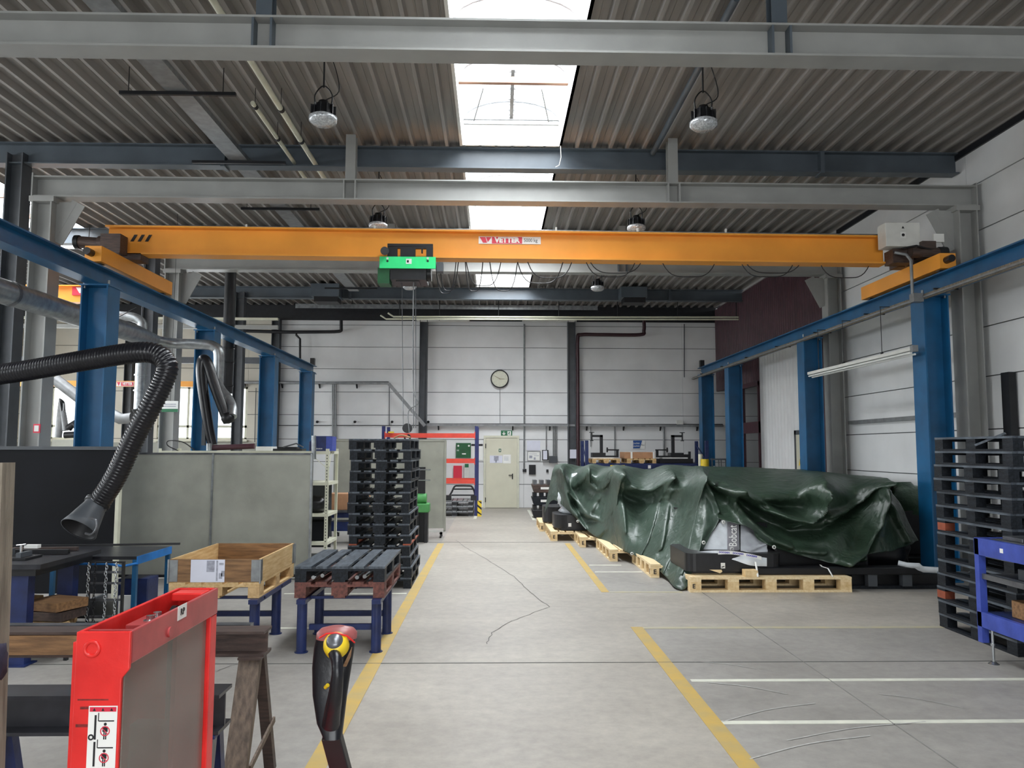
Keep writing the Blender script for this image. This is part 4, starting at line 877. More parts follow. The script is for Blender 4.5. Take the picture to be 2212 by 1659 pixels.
MB().box(xa+0.08, xb-0.1, ya+0.1, yb-0.1, 1.0, 1.045).build('table_top', 'dark_col', t)
p = atx(2163, 1190, xa-0.002); MB().box(xa-0.003, xa-0.0, p.y-0.02, p.y+0.02, p.z-0.018, p.z+0.018).build('sticker', 'sign_white', t)
for i, (y, z, dx, dy, dz, m) in enumerate(((6.45, 1.047, 0.3, 0.25, 0.035, 'mill'), (6.0, 1.047, 0.4, 0.3, 0.05, 'mill'), (6.3, 0.742, 0.3, 0.2, 0.09, 'dark_col'), (5.95, 0.742, 0.2, 0.2, 0.12, 'navy'), (6.35, 0.422, 0.25, 0.3, 0.14, 'wood_brown'))):
    o = MB().box(xa+0.12, xa+0.12+dx, y-dy/2, y+dy/2, z, z+dz).build(('steel_plate', 'steel_plate', 'steel_part', 'storage_box', 'carton')[i], m, bevel=0.006)
    tag(o, ['thin grey steel plate on the blue table near its corner', 'thicker grey steel plate on the blue table at the picture edge', 'dark steel part on the shelf of the blue table', 'navy box with white label on the shelf of the blue table', 'small brown carton on the lower shelf of the blue table'][i], ['plate', 'plate', 'steel part', 'box', 'box'][i])
    if i == 3: MB().box(xa+0.117, xa+0.12, y-0.05, y+0.03, z+0.03, z+0.07).build('label', 'sign_white', o)
o = MB().cyl((xa+0.25, 6.4, 1.082), (xa+0.25, 6.4, 1.15), 0.022, 12).build('steel_pin', 'mill'); tag(o, 'short upright steel pin on the plate on the blue table', 'pin')

# ================================================================== STACKER AND TILLER (foreground)
t = thing('electric_stacker', 'red electric pallet stacker with grey guard screen and black tiller in the foreground', 'stacker', (-0.95, 2.6, 0)); ST = t
X0, X1, YN, YM, ZT = -1.137, -0.99, 2.20, 2.88, 1.30
MB().poly([(X0, YN, 0.05), (X1-0.02, YN, 0.05), (X1-0.02, YN, ZT-0.125), (X1, YN, ZT-0.10), (X1, YN, ZT), (X0, YN, ZT)], 0.012, (0, 1, 0)).build('mast_plate', 'red', t, bevel=0.003)
MB().box(X0, X0+0.012, YN+0.012, YM, 0.05, ZT).build('mast_side', 'red', t, bevel=0.003)
MB().box(X0-0.012, X0, YN+0.01, YN+0.06, 0.05, ZT-0.03).build('mast_edge', 'red', t)
MB().box(X1-0.012, X1, YN+0.012, YM, ZT-0.09, ZT).build('mast_top_rail', 'red_rail', t, bevel=0.004)
MB().box(X1-0.04, X1-0.002, YM-0.06, YM, 0.05, ZT-0.09).build('mast_upright', 'red', t, bevel=0.003)
MB().box(X0+0.012, X1-0.012, YM-0.015, YM, 0.05, ZT).build('mast_rear_plate', 'red', t)
MB().box(X0+0.02, X1-0.02, YM-0.10, YM-0.02, ZT-0.03, ZT-0.002).build('mast_head', 'red', t, bevel=0.005)
MB().box(X0+0.012, X1-0.012, YN+0.04, YN+0.055, ZT-0.02, ZT-0.005).build('cross_strip', 'red_rail', t)
cp = MB().box(X0+0.04, X1-0.013, YN+0.20, YN+0.34, ZT-0.05, ZT-0.025).build('cross_plate', 'red_rail', t, bevel=0.003)
for y in (YN+0.25, YN+0.30): MB().cyl((X1-0.055, y, ZT-0.025), (X1-0.055, y, ZT-0.021), 0.02, 16).cyl((X1-0.055, y, ZT-0.021), (X1-0.055, y, ZT-0.008), 0.013, 6).build('bolt', 'chrome', cp)
for x in (X0+0.05, X1-0.055): MB().cyl((x-0.008, YM-0.14, ZT-0.07), (x+0.008, YM-0.14, ZT-0.07), 0.035, 18).build('chain_wheel', 'black', t)
MB().tube([(X0+0.05, YM-0.17, ZT-0.07), (X0+0.05, YM-0.17, 0.3)], 0.008, 6).build('lift_chain', 'black', t)
MB().lathe((X0+0.045, YN-0.0, ZT-0.045), [(0.014, 0), (0.015, 0.004), (0.021, 0.006), (0.024, 0.003), (0.024, -0.004), (0.014, -0.004)], 24, (0, -1, 0)).build('ring_boss', 'red', t)
MB().cyl((X1, 2.46, ZT-0.06), (X1+0.006, 2.46, ZT-0.06), 0.016, 16).build('side_plug', 'red_rail', t)
MB().box(X1-0.02, X1-0.016, YN+0.012, YM-0.065, 0.35, ZT-0.085).build('guard_screen', 'acrylic', t)
MB().box(X0+0.02, X1-0.03, YN+0.30, YN+0.36, 0.1, 0.95).build('lift_cylinder', 'mill', t)
p = atx(394, 1321, X1+0.0012); s_ = MB().box(X1+0.0002, X1+0.0014, p.y-0.035, p.y+0.035, p.z-0.022, p.z+0.022).build('sticker', 'sign_white', t)
text('sticker_scribble', 'RP', 0.03, (X1+0.002, p.y, p.z), 'ink', s_, right=(0, 1, 0), up=(0, 0, 1))
M['scuff'] = mat('dark_scuff', '8c2320', 0.5, var=0.3, scale=60)
for i, (zc, w0, w1) in enumerate(((1.118, 0.012, 0.095), (1.095, 0.02, 0.11), (1.048, 0.01, 0.08), (0.93, 0.006, 0.03))):
    MB().box(X0+w0, X0+w1, YN-0.0004, YN, zc, zc+(0.004, 0.007, 0.008, 0.003)[i]).build('scuff_mark', 'scuff', t)
# warning sticker with pictograms
y = YN-0.001
def pz(px, py): v = at(px, py, YN-0.002); return v.x, v.z
xa, za = pz(192, 1525); xb, zb = pz(247, 1690)
st = MB().box(xa, xb, y-0.001, y, zb, za).build('warning_sticker', 'sign_white', t)
W_ = xb-xa
MB().box(xa+0.003, xb-0.003, y-0.0016, y-0.001, za-0.015, za-0.003).build('sticker_band', 'sign_red', st)
for f in (0.2, 0.5, 0.8): MB().poly([(xa+W_*f-0.004, y-0.0016, za-0.013), (xa+W_*f+0.004, y-0.0016, za-0.013), (xa+W_*f, y-0.0016, za-0.005)], 0.0006, (0, -1, 0)).build('band_mark', 'ink', st)
def picto(zc):
    xc = xa+W_*0.60
    MB().box(xa+W_*0.22, xa+W_*0.29, y-0.0016, y-0.001, zc-0.028, zc+0.036).build('mast_symbol', 'ink', st)
    MB().box(xa+W_*0.34, xa+W_*0.37, y-0.0016, y-0.001, zc+0.020, zc+0.042).box(xa+W_*0.37, xa+W_*0.90, y-0.0016, y-0.001, zc+0.019, zc+0.022).build('fork_symbol', 'ink', st)
    MB().cyl((xc, y-0.0016, zc+0.012), (xc, y-0.001, zc+0.012), 0.004, 14).box(xc-0.007, xc+0.007, y-0.0015, y-0.001, zc-0.008, zc+0.006).box(xc-0.004, xc-0.0008, y-0.0015, y-0.001, zc-0.028, zc-0.008).box(xc+0.0008, xc+0.004, y-0.0015, y-0.001, zc-0.028, zc-0.008).build('person_symbol', 'ink', st)
    MB().lathe((xc, y-0.001, zc-0.006), [(0.0105, 0), (0.0105, 0.0011), (0.0130, 0.0011), (0.0130, 0)], 28, (0, -1, 0)).bar((xc-0.008, y-0.0018, zc+0.002), (xc+0.008, y-0.0018, zc-0.014), 0.0005, 0.002, (0, 0, 1)).build('prohibition_symbol', 'sign_red', st)
picto(za-0.060); picto(za-0.130)
MB().lathe((xa+W_*0.12, y-0.001, za-0.082), [(0.004, 0), (0.004, 0.0008), (0.008, 0.0008), (0.008, 0)], 20, (0, -1, 0)).build('wheel_symbol', 'ink', st)
# chassis and forks
MB().box(-1.17, -0.95, 2.05, 3.05, 0.05, 0.22).build('mast_foot', 'red', t, bevel=0.01)
MB().box(-0.95, -0.42, 2.2, 2.88, 0.06, 0.62).build('battery_case', 'red', t, bevel=0.03)
for y_ in (2.3, 2.62): MB().box(-2.3, -1.22, y_, y_+0.16, 0.05, 0.10).build('fork', 'black', t)
for x_, y_ in ((-0.6, 2.3), (-0.6, 2.75), (-2.2, 2.38), (-2.2, 2.7)): MB().cyl((x_, y_-0.03, 0.05), (x_, y_+0.03, 0.05), 0.05, 14).build('wheel', 'rubber', t)
# tiller: shaft, head shell, grip loop, buttons
Yt = 2.42
def T(px, py, Y=Yt): return at(px, py, Y)
MB().prof(T(752, 1720, 2.5), T(716, 1585, Yt+0.01), [(-0.028, -0.02), (0.028, -0.02), (0.028, 0.02), (-0.028, 0.02)], (0, 1, 0)).build('tiller_shaft', 'black', t, bevel=0.003)
MB().bar(T(752, 1740, 2.5), (-0.46, 2.5, 0.6), 0.05, 0.05).build('tiller_base', 'black', t)
def loft(secs, n=20, name='x', m='black', sharp=2.6):
    mb = MB(); rows = []
    for (px, py, Yc, hw, hd) in secs:
        c = T(px, py, Yc); r_ = []
        for j in range(n+1):
            a = 2*math.pi*j/n; cs, sn = math.cos(a), math.sin(a)
            r_.append(c+Vector((math.copysign(abs(cs)**(2/sharp), cs)*hw, math.copysign(abs(sn)**(2/sharp), sn)*hd, 0)))
        rows.append(r_)
    mb.grid(rows); mb.add(rows[0][:-1], [tuple(range(n))]); mb.add(rows[-1][:-1], [tuple(range(n-1, -1, -1))]); return mb
# shell is an open scoop: left wing, right wing, floor
hd = loft([(719, 1592, Yt+0.01, 0.027, 0.03), (714, 1560, Yt+0.02, 0.04, 0.032), (713, 1500, Yt+0.035, 0.052, 0.03), (717, 1440, Yt+0.05, 0.060, 0.028), (722, 1400, Yt+0.055, 0.062, 0.03), (726, 1375, Yt+0.055, 0.060, 0.035)], 24).build('tiller_head', 'rubber', t)
loft([(727, 1378, Yt+0.05, 0.0625, 0.045), (728, 1366, Yt+0.05, 0.062, 0.044), (729, 1357, Yt+0.05, 0.05, 0.035), (729, 1352, Yt+0.05, 0.022, 0.015)], 24, sharp=2.2).build('tiller_cap', 'cap_dull', t)
M['tiller_red'] = M['red']
MB().tube([T(690, 1378, Yt-0.0), T(705, 1369, Yt-0.006), T(727, 1367, Yt-0.01), T(750, 1374, Yt-0.004), T(766, 1388, Yt+0.02)], 0.0026, 8).build('cap_stripe', 'red', t)
c = T(723, 1388, Yt-0.012); ax = (-0.1, -0.75, 0.65)
MB().lathe(c, [(0.001, 0.012), (0.022, 0.010), (0.034, 0.002), (0.038, -0.012), (0.038, -0.03)], 28, ax).build('button_housing', 'sign_yellow', t)
MB().lathe(c+Vector((0, -0.008, 0.008)), [(0.001, 0.010), (0.016, 0.008), (0.024, 0.001), (0.026, -0.006)], 28, ax).build('thumb_button', 'mill', t)
g = crom([T(721, 1410, Yt-0.02), T(727, 1425, Yt-0.05), T(729, 1450, Yt-0.065), T(727, 1480, Yt-0.06), T(723, 1510, Yt-0.045), T(718, 1540, Yt-0.02), T(715, 1565, Yt)], 5)
MB().tube(g, 0.018, 14, rf=lambda s_: 0.017+0.016*max(0, s_-0.35)).build('tiller_grip', 'rubber', t)
MB().tube([T(703, 1485, Yt-0.01), T(708, 1480, Yt-0.02)], 0.006, 8).build('side_button', 'sign_yellow', t)
MB().poly([T(740, 1440, Yt-0.001), T(752, 1415, Yt-0.001), T(760, 1398, Yt-0.001), T(757, 1420, Yt-0.001), T(748, 1440, Yt-0.001)], 0.012, (0, 1, 0)).build('side_window', 'wood_brown', t)

# weathered timber at the left picture edge
a = at(-20, 1000, 1.9); b = at(-44, 1655, 1.9); d = (b-a)/(a.z-b.z)
foot = a+d*(a.z)
o = MB().bar(foot, a, 0.086, 0.05, up=(0, 1, 0)).build('timber_post', 'wood_grey'); tag(o, 'weathered grey timber standing upright at the left picture edge', 'timber')
c = at(-8, 1432, 1.86); o = blob(c, 0.014, 0.03, 0.04, 0.4, 3, 14, 10).build('work_glove', 'purple'); tag(o, 'dark purple glove stuck at the timber on the left edge', 'glove')

# trestles with steel beams
def aframe(label, x, yc, zt, sp, m1, m2, w_=0.05, brace=True):
    t = thing('trestle', label, 'trestle', (x, yc, 0)); M.setdefault('trestle_brown', mat('trestle_brown', '776657', 0.6, hex2='4c4138', scale=6, stretch=(9, 9, 1), bump=0.2))
    for s_ in (-1, 1):
        n = 2 if (s_ < 0 and m1 == 'trestle_brown') else 1
        for q in range(n):
            xx = x-q*0.055
            MB().bar((xx, yc+s_*sp, 0.0), (xx, yc+s_*0.035, zt), w_, 0.045, up=(0, 1, 0)).build('leg', m1 if s_ < 0 else m2, t)
    if brace: MB().bar((x+0.03, yc-sp*0.62, zt*0.42-0.1), (x+0.03, yc+sp*0.80, zt*0.42), 0.012, 0.03).build('brace', m1, t)
    MB().box(x-0.08, x+0.04, yc-0.09, yc+0.09, zt, zt+0.012).build('head_plate', m2, t)
    return t
aframe('brown timber A-frame trestle under the right end of the rusty beam', -1.25, 4.28, 0.70, 0.30, 'trestle_brown', 'rust', 0.055)
aframe('brown A-frame trestle under the rusty beam left of the stacker', -3.4, 4.28, 0.70, 0.30, 'trestle_brown', 'rust', 0.055)
t = thing('steel_beam', 'rusty brown steel H-beam lying across the timber trestles', 'beam', (-2.7, 4.28, 0.712))
MB().ibeam((-4.3, 4.28, 0.777), (-1.20, 4.28, 0.777), 0.13, 0.14, 0.01, 0.014).build('profile', 'rust', t)
MB().box(-4.3, -1.32, 4.36, 4.42, 0.815, 0.845).build('flat_bar', 'mill', t)
MB().box(-4.2, -1.75, 4.2, 4.268, 0.728, 0.825).build('timber_infill', 'wood_brown', t)
o = aframe('grey and blue steel trestle right of the red stacker, foreground', -1.18, 3.42, 0.61, 0.16, 'mill', 'navy', 0.05, False)
o = aframe('grey and blue steel trestle at the far left, foreground', -2.05, 3.42, 0.61, 0.22, 'black', 'navy', 0.05, True)
t = thing('steel_beam', 'dark steel I-beam nearest the camera, behind the red stacker', 'beam', (-1.9, 3.42, 0.622))
MB().ibeam((-2.75, 3.42, 0.703), (-1.13, 3.42, 0.703), 0.16, 0.16, 0.01, 0.014).build('profile', 'dark_beam', t)

# ================================================================== LEFT WELDING AREA
t = thing('welding_table', 'heavy dark welding table on blue legs under the extraction hood', 'table', (-4.6, 7.2, 0))
MB().box(-6.1, -3.74, 6.62, 7.62, 0.80, 0.84).build('table_top', 'dark_beam', t); MB().box(-6.05, -3.80, 6.66, 7.58, 0.74, 0.80).build('table_frame', 'black', t)
for x in (-3.95, -5.85):
    for y in (6.75, 7.45): MB().box(x-0.07, x+0.07, y-0.05, y+0.05, 0.01, 0.74).box(x-0.1, x+0.1, y-0.09, y+0.09, 0, 0.012).build('leg', 'navy', t)
MB().box(-5.85, -3.95, 7.4, 7.5, 0.15, 0.2).build('stretcher', 'black', t)
t = thing('workshop_trolley', 'blue angle-legged work trolley right of the dark welding table', 'trolley', (-3.95, 7.85, 0))
xa, xb, ya, yb = -4.65, -3.42, 7.66, 8.45
M['bright_blue'] = mat('bright_blue_paint', '1d78c8', 0.4, var=0.15)
MB().box(xa, xb, ya, yb, 0.735, 0.765).build('table_top', 'dark_beam', t); MB().box(xb, xb+0.012, ya, yb, 0.69, 0.765).build('edge_strip', 'bright_blue', t)
MB().tube([(xa+0.3, ya-0.03, 0.70), (xb-0.25, ya-0.03, 0.70), (xb-0.1, ya-0.06, 0.68), (xb, ya, 0.70)], 0.012, 8).build('handle_bar', 'bright_blue', t)
for x in (xa, xb-0.04):
    for y in (ya, yb-0.04): MB().box(x, x+0.04, y, y+0.04, 0.0, 0.735).build('leg', 'blue', t)
MB().box(xa+0.04, xb-0.04, ya+0.02, yb-0.02, 0.18, 0.2).build('shelf', 'black', t)
o = MB().box(-3.75, -3.45, 8.0, 8.25, 0.203, 0.5).build('storage_box', 'navy', None, bevel=0.01); tag(o, 'navy box on the lower shelf of the blue trolley', 'box')
o = MB().box(-3.62, -3.47, 7.75, 7.78, 0.202, 0.38).build('notice_card', 'sign_white'); tag(o, 'small white card standing on the trolley shelf', 'card')
# chains
def chain(label, x, y, z0, z1, m='chrome'):
    mb = MB(); z = z0; k_ = 0
    while z > z1:
        a0 = 0 if k_ % 2 else math.pi/2; dx = Vector((math.cos(a0), math.sin(a0), 0))
        c = Vector((x+0.004*math.sin(k_*1.7), y, z)); mb.tube([c+dx*(0.011*math.cos(q*math.pi/4))+Vector((0, 0, 0.019*math.sin(q*math.pi/4))) for q in range(9)], 0.0036, 5)
        z -= 0.027; k_ += 1
    o = mb.build('chain', m); tag(o, label, 'chain', 'chains hanging at the trolley'); return o
for i, x in enumerate((-3.78, -3.72, -3.62, -3.53)):
    chain(['leftmost', 'second', 'third', 'rightmost'][i]+' steel chain hanging from the hook bar between table and trolley', x+0.07, 7.34, 0.735, 0.06+0.03*i, 'black' if i == 1 else 'chrome')
t = thing('hook_bar', 'dark hook bar with flat rungs carrying the chains', 'bar', (-3.58, 7.37, 0.0)); MB().bar((-3.73, 7.37, 0.752), (-3.42, 7.37, 0.752), 0.02, 0.016).build('bar', 'black', t)
for z in (0.1, 0.25, 0.4, 0.55, 0.65): MB().box(-3.71, -3.42, 7.38, 7.39, z, z+0.02).build('rung', 'mill', t)
for x in (-3.73, -3.42): MB().box(x, x+0.02, 7.36, 7.39, 0.0, 0.76).build('post', 'black', t)
# steel pieces on the welding table
for i, (a, b, r_, m) in enumerate((((-6.0, 7.45, 0.862), (-3.05, 7.75, 0.875), 0.012, 'black'), ((-6.0, 7.35, 0.86), (-3.9, 7.5, 0.86), 0.02, 'rust'), ((-5.9, 7.25, 0.865), (-3.85, 7.25, 0.865), 0.024, 'black'))):
    o = MB().bar(a, b, r_*2, r_*1.6).build('steel_rod', m); tag(o, ['long thin black bar overhanging the welding table to the right', 'rusty flat bar at the back of the welding table', 'thick black bar in the middle of the welding table'][i], 'steel bar')
t = thing('clamp_fixture', 'dark clamping fixture with bright screws on the welding table', 'fixture', (-4.35, 6.95, 0.84))
MB().box(-4.75, -4.0, 6.85, 7.1, 0.842, 0.86).build('plate', 'black', t)
for q in range(5): MB().box(-4.7+q*0.15, -4.66+q*0.15, 6.88, 7.05, 0.86, 0.9+0.02*(q % 2)).build('rib', 'dark_col', t)
for q in range(3): MB().cyl((-4.6+q*0.25, 6.95, 0.9), (-4.6+q*0.25, 6.95, 0.96), 0.012, 8).cyl((-4.6+q*0.25-0.04, 6.95, 0.955), (-4.6+q*0.25+0.04, 6.95, 0.965), 0.008, 8).build('screw', 'chrome', t)
MB().tube([(-4.95, 6.9, 0.86), (-4.8, 6.95, 0.93), (-4.72, 7.0, 0.98)], 0.01, 8).build('lever', 'chrome', t)
p = at(70, 1162, 7.3); o = MB().box(p.x-0.06, p.x+0.06, 7.28, 7.34, 0.889, 0.92).build('soap_block', 'sign_white'); tag(o, 'small white block lying on the thick bar on the welding table', 'block')
# timber offcuts below
rr_ = random.Random(5)
for i in range(9):
    x = -4.72+(i % 3)*0.42+rr_.uniform(-.05, .05); z = 0.22+(i//3)*0.085; l = rr_.uniform(0.5, 0.9)
    o = MB().cbox((x, 7.12, z+0.04), (0.38, l*0.6, 0.075), Matrix.Rotation(rr_.uniform(-.35, .35), 3, 'Z')).build('timber_offcut', ('wood_brown', 'wood_end', 'rust')[(i*5+i//3) % 3])
    tag(o, ['lower', 'middle', 'upper'][i//3]+' row of timber offcuts under the welding table, '+['left', 'centre', 'right'][i % 3]+' piece', 'timber', 'timber offcuts under the welding table')
t = thing('offcut_rack', 'low black rack under the welding table carrying timber offcuts', 'rack', (-4.3, 7.12, 0))
MB().box(-4.98, -3.62, 6.85, 7.38, 0.19, 0.215).build('rack_shelf', 'black', t)
for x in (-4.96, -3.65):
    for y in (6.87, 7.33): MB().box(x, x+0.03, y, y+0.03, 0, 0.19).build('leg', 'black', t)

# partitions
t = thing('welding_screen', 'dark charcoal welding screen left of the grey partition', 'partition', (-5.8, 9.3, 0))
MB().box(-8.2, -4.42, 9.3, 9.33, 0.12, 1.80).build('screen_panel', 'screen_dark', t); MB().box(-8.2, -4.38, 9.29, 9.34, 1.78, 1.82).build('top_rail', 'dark_col', t)
MB().box(-4.42, -4.38, 9.28, 9.35, 0.0, 1.80).build('edge_post', 'cream', t); MB().box(-4.7, -4.66, 9.0, 9.7, 0, 0.05).build('foot', 'dark_col', t); MB().box(-8.0, -7.96, 9.0, 9.7, 0, 0.05).build('foot', 'dark_col', t)
t = thing('partition_wall', 'low beige-grey double partition behind the pallet tables', 'partition', (-3.95, 11.05, 0))
for x0_, x1_ in ((-5.6, -3.93), (-3.91, -2.56)): MB().box(x0_, x1_, 11.03, 11.07, 0.06, 1.715).build('partition_panel', 'panel_grey', t)
MB().box(-5.6, -2.55, 11.02, 11.08, 1.715, 1.74).build('top_rail', 'mill', t)
for x in (-3.93, -2.56): MB().box(x-0.005, x+0.02, 11.01, 11.085, 0.0, 1.73).build('post', 'galv', t)
MB().box(-5.6, -2.55, 11.0, 11.1, 0.03, 0.065).build('bottom_rail', 'black', t)
for x in (-5.4, -2.7): MB().box(x, x+0.04, 10.85, 11.3, 0, 0.03).build('foot', 'black', t)
t = thing('partition_wall', 'tall grey mobile partition on castors between pallet stack and rack', 'partition', (-2.1, 16.2, 0))
for x0_, x1_ in ((-3.25, -2.12), (-2.08, -1.0)):
    MB().box(x0_, x1_, 16.18, 16.22, 0.18, 1.97).build('partition_panel', 'panel_grey', t)
    MB().box(x0_-0.01, x1_+0.01, 16.17, 16.23, 1.96, 2.0).build('top_rail', 'panel_grey', t)
for x in (-3.27, -2.1, -1.0): MB().box(x-0.02, x+0.02, 16.16, 16.24, 0.12, 1.98).build('post', 'panel_grey', t)
MB().box(-3.27, -1.0, 16.16, 16.24, 0.10, 0.14).build('bottom_rail', 'white', t)
for x in (-3.2, -1.07):
    for y in (16.05, 16.35): MB().box(x-0.02, x+0.02, 16.0, 16.4, 0.085, 0.11).cyl((x-0.015, y, 0.04), (x+0.015, y, 0.04), 0.04, 12).build('castor', 'black', t)

# boltless shelf behind the partition
t = thing('angle_shelf', 'cream slotted-angle shelving behind the beige partition', 'shelf', (-4.1, 13.3, 0)); SH = t
xs = (-5.5, -2.72); ysh = (12.95, 13.75); zz = (0.28, 0.74, 1.25, 1.76)
for x in xs:
    for y in ysh:
        s_ = 1 if x == xs[0] else -1; p_ = MB().box(min(x, x+s_*0.05), max(x, x+s_*0.05), y-0.002, y+0.002, 0, 1.80).box(min(x, x+s_*0.004), max(x, x+s_*0.004), y, y+(0.05 if y == ysh[0] else -0.05), 0, 1.80).build('upright', 'cream', t)
        if y == ysh[0] and x == xs[1]:
            for k_ in range(34): MB().box(x-0.032, x-0.018, y-0.003, y-0.0022, 0.08+k_*0.05, 0.1+k_*0.05).build('slot', 'ink', p_)
for z in zz:
    MB().box(xs[0], xs[1], ysh[0], ysh[1], z-0.02, z).build('shelf_board', 'cream', t); MB().box(xs[0], xs[1], ysh[0]-0.006, ysh[0], z-0.05, z).build('shelf_lip', 'cream', t)
    MB().box(xs[1], xs[1]+0.005, ysh[0], ysh[1], z-0.05, z).build('shelf_lip', 'cream', t)
MB().bar((xs[1]-0.02, ysh[0]-0.008, 1.30+0.18), (xs[1]-0.32, ysh[0]-0.008, 1.73), 0.006, 0.04, (0, 1, 0)).build('brace', 'cream', t); MB().bar((xs[1]+0.004, ysh[0]+0.02, 1.50), (xs[1]+0.004, ysh[0]+0.2, 1.73), 0.04, 0.006, (1, 0, 0)).build('brace', 'cream', t)
MB().box(xs[0]+0.1, xs[1]-0.1, ysh[1]-0.01, ysh[1], 0.1, 1.2).build('back_sheet', 'dark_col', t)
o = blob((-2.98, 13.2, 0.88), 0.2, 0.2, 0.14, 0.2).build('tool_bag', 'black'); tag(o, 'black bag on the second shelf of the cream shelving', 'bag')
o = MB().box(-3.2, -2.8, 13.1, 13.5, 0.282, 0.6).build('steel_box', 'screen_dark', None, bevel=0.01); tag(o, 'dark box on the lowest shelf of the cream shelving', 'box')
# on top of the shelf
t = thing('storage_bin', 'blue plastic bin with white lettering on top of the cream shelving', 'bin', (-2.95, 13.3, 1.762))
p0 = at(667, 971, 13.05); p1 = at(718, 942, 13.05)
MB().poly([(p0.x, 13.05, 1.762), (p1.x, 13.05, 1.762), (p1.x, 13.05, p1.z), (p0.x+0.1, 13.05, p1.z), (p0.x, 13.05, p1.z-0.1)], 0.3, (0, 1, 0)).build('bin_body', 'navy', t, bevel=0.01)
MB().box(p1.x-0.1, p1.x+0.003, 13.04, 13.36, 1.764, p1.z-0.01).build('bin_end', 'ind_blue', t)
text('bin_lettering', '00:00:00', 0.03, ((p0.x+p1.x)/2-0.02, 13.047, 1.80), 'sign_white', t)
o = MB().cyl(at(678, 992, 12.9), at(678, 941, 12.9), 0.038, 14).build('glass_tube', 'galv'); tag(o, 'pale upright tube hooked at the front of the cream shelving top', 'tube')
o = MB().box(-3.72, -3.2, 13.1, 13.4, 1.762, 1.80).box(-3.62, -3.3, 13.15, 13.35, 1.80, 1.83).build('flat_tool', 'black'); tag(o, 'flat black tool on the shelving beside the blue bin', 'tool')
o = MB().tube([at(612, 966, 13.1), at(640, 958, 13.1), at(655, 966, 13.1)], 0.012, 8).build('bent_rod', 'mill'); tag(o, 'bent bright rod lying over the black tool on the shelving', 'rod')
o = MB().box(-3.95, -3.68, 13.05, 13.35, 1.762, 1.835).build('white_device', 'sign_white', None, bevel=0.008); tag(o, 'white flat device on the cream shelving, centre', 'device')
o = MB().cyl((-4.75, 13.15, 1.81), (-4.0, 13.15, 1.84), 0.045, 12).build('grinder', 'maroon'); tag(o, 'dark red long tool lying on the cream shelving', 'tool')
o = MB().tube(crom([at(420, 972, 13.1), at(395, 955, 13.1), at(365, 952, 13.1), at(362, 962, 13.1), at(385, 974, 13.1)], 6), 0.009, 6).build('cable_loop', 'ink'); tag(o, 'black cable loop lying at the left end of the cream shelving', 'cable')
o = MB().cyl(at(452, 973, 13.1), at(452, 958, 13.1), 0.045, 14).build('tin_can', 'galv'); tag(o, 'small metal can on the cream shelving under the hanging arm', 'can')

# bench behind the pallet stack
t = thing('workbench', 'low bench with blue drawers behind the black pallet stack', 'bench', (-2.75, 15.1, 0))
MB().box(-3.2, -2.3, 14.9, 15.5, 0.60, 0.64).build('bench_top', 'mill', t); MB().box(-3.1, -2.35, 14.95, 15.45, 0.25, 0.42).build('drawer', 'navy', t); MB().box(-3.15, -2.35, 14.94, 15.45, 0.5, 0.6).build('drawer', 'navy', t)
for x in (-3.2, -2.34):
    for y in (14.9, 15.46): MB().box(x, x+0.04, y, y+0.04, 0, 0.6).build('leg', 'mill', t)
o = MB().box(-3.15, -2.4, 15.0, 15.4, 0.642, 0.95).build('wooden_box', 'cardboard', None, bevel=0.008); tag(o, 'brown wooden box on the bench behind the black stack', 'box')
# green pedestal grinder
t = thing('bench_grinder', 'green bench grinder on dark pedestal beside the mobile partition', 'machine', (-1.42, 15.3, 0))
MB().box(-1.5, -1.44, 15.2, 15.28, 0, 0.58).build('leg', 'black', t); MB().box(-1.33, -1.27, 15.2, 15.28, 0, 0.58).build('leg', 'black', t); MB().box(-1.5, -1.27, 15.35, 15.43, 0, 0.58).build('leg', 'black', t)
M['machine_green'] = mat('machine_green', '4f9a55', 0.45, var=0.1)
MB().box(-1.56, -1.24, 15.15, 15.5, 0.58, 0.75).build('housing', 'machine_green', t, bevel=0.02); MB().cyl((-1.5, 15.3, 0.84), (-1.3, 15.3, 0.84), 0.1, 16).build('motor', 'machine_green', t)
MB().box(-1.47, -1.33, 15.28, 15.34, 0.9, 1.45).build('mast', 'black', t)
for z in (1.2, 1.4): MB().cyl((-1.46, 15.2, z), (-1.22, 15.15, z), 0.012, 8).build('lever', 'chrome', t)

# ================================================================== RACKS AT THE FAR WALL
def rack(name, label, x0, x1, y0, y1, ht, zs, pm, bm, bh=0.10):
    t = thing(name, label, 'rack', ((x0+x1)/2, (y0+y1)/2, 0))
    for x in (x0, x1):
        for y in (y0, y1): MB().box(x-0.045, x+0.045, y-0.035, y+0.035, 0, ht).build('upright', pm, t)
        for k_ in range(3): z = 0.25+k_*ht*0.3; MB().bar((x, y0, z), (x, y1, z+ht*0.22), 0.03, 0.03).build('frame_brace', pm, t)
    for z in zs:
        for y in (y0-0.04, y1+0.04): MB().box(x0+0.04, x1-0.04, y-0.02, y+0.02, z-bh, z).build('beam', bm, t)
        for x in (x0+0.045, x1-0.045): MB().box(x-0.012, x+0.012, y0-0.065, y0-0.038, z-bh-0.04, z+0.04).build('beam_hook', bm, t)
    return t
rack('pallet_rack', 'tall rack with orange-red beams and dark blue uprights left of the door', -3.0, -0.47, 21.3, 22.3, 2.42, (0.98, 1.53, 2.23), 'rack_blue', 'rack_red', 0.11)
o = MB().box(-0.43, -0.32, 21.14, 21.17, 0.0, 0.42).build('guard_plate', 'sign_yellow'); tag(o, 'yellow and black striped guard at the foot of the red rack', 'guard')
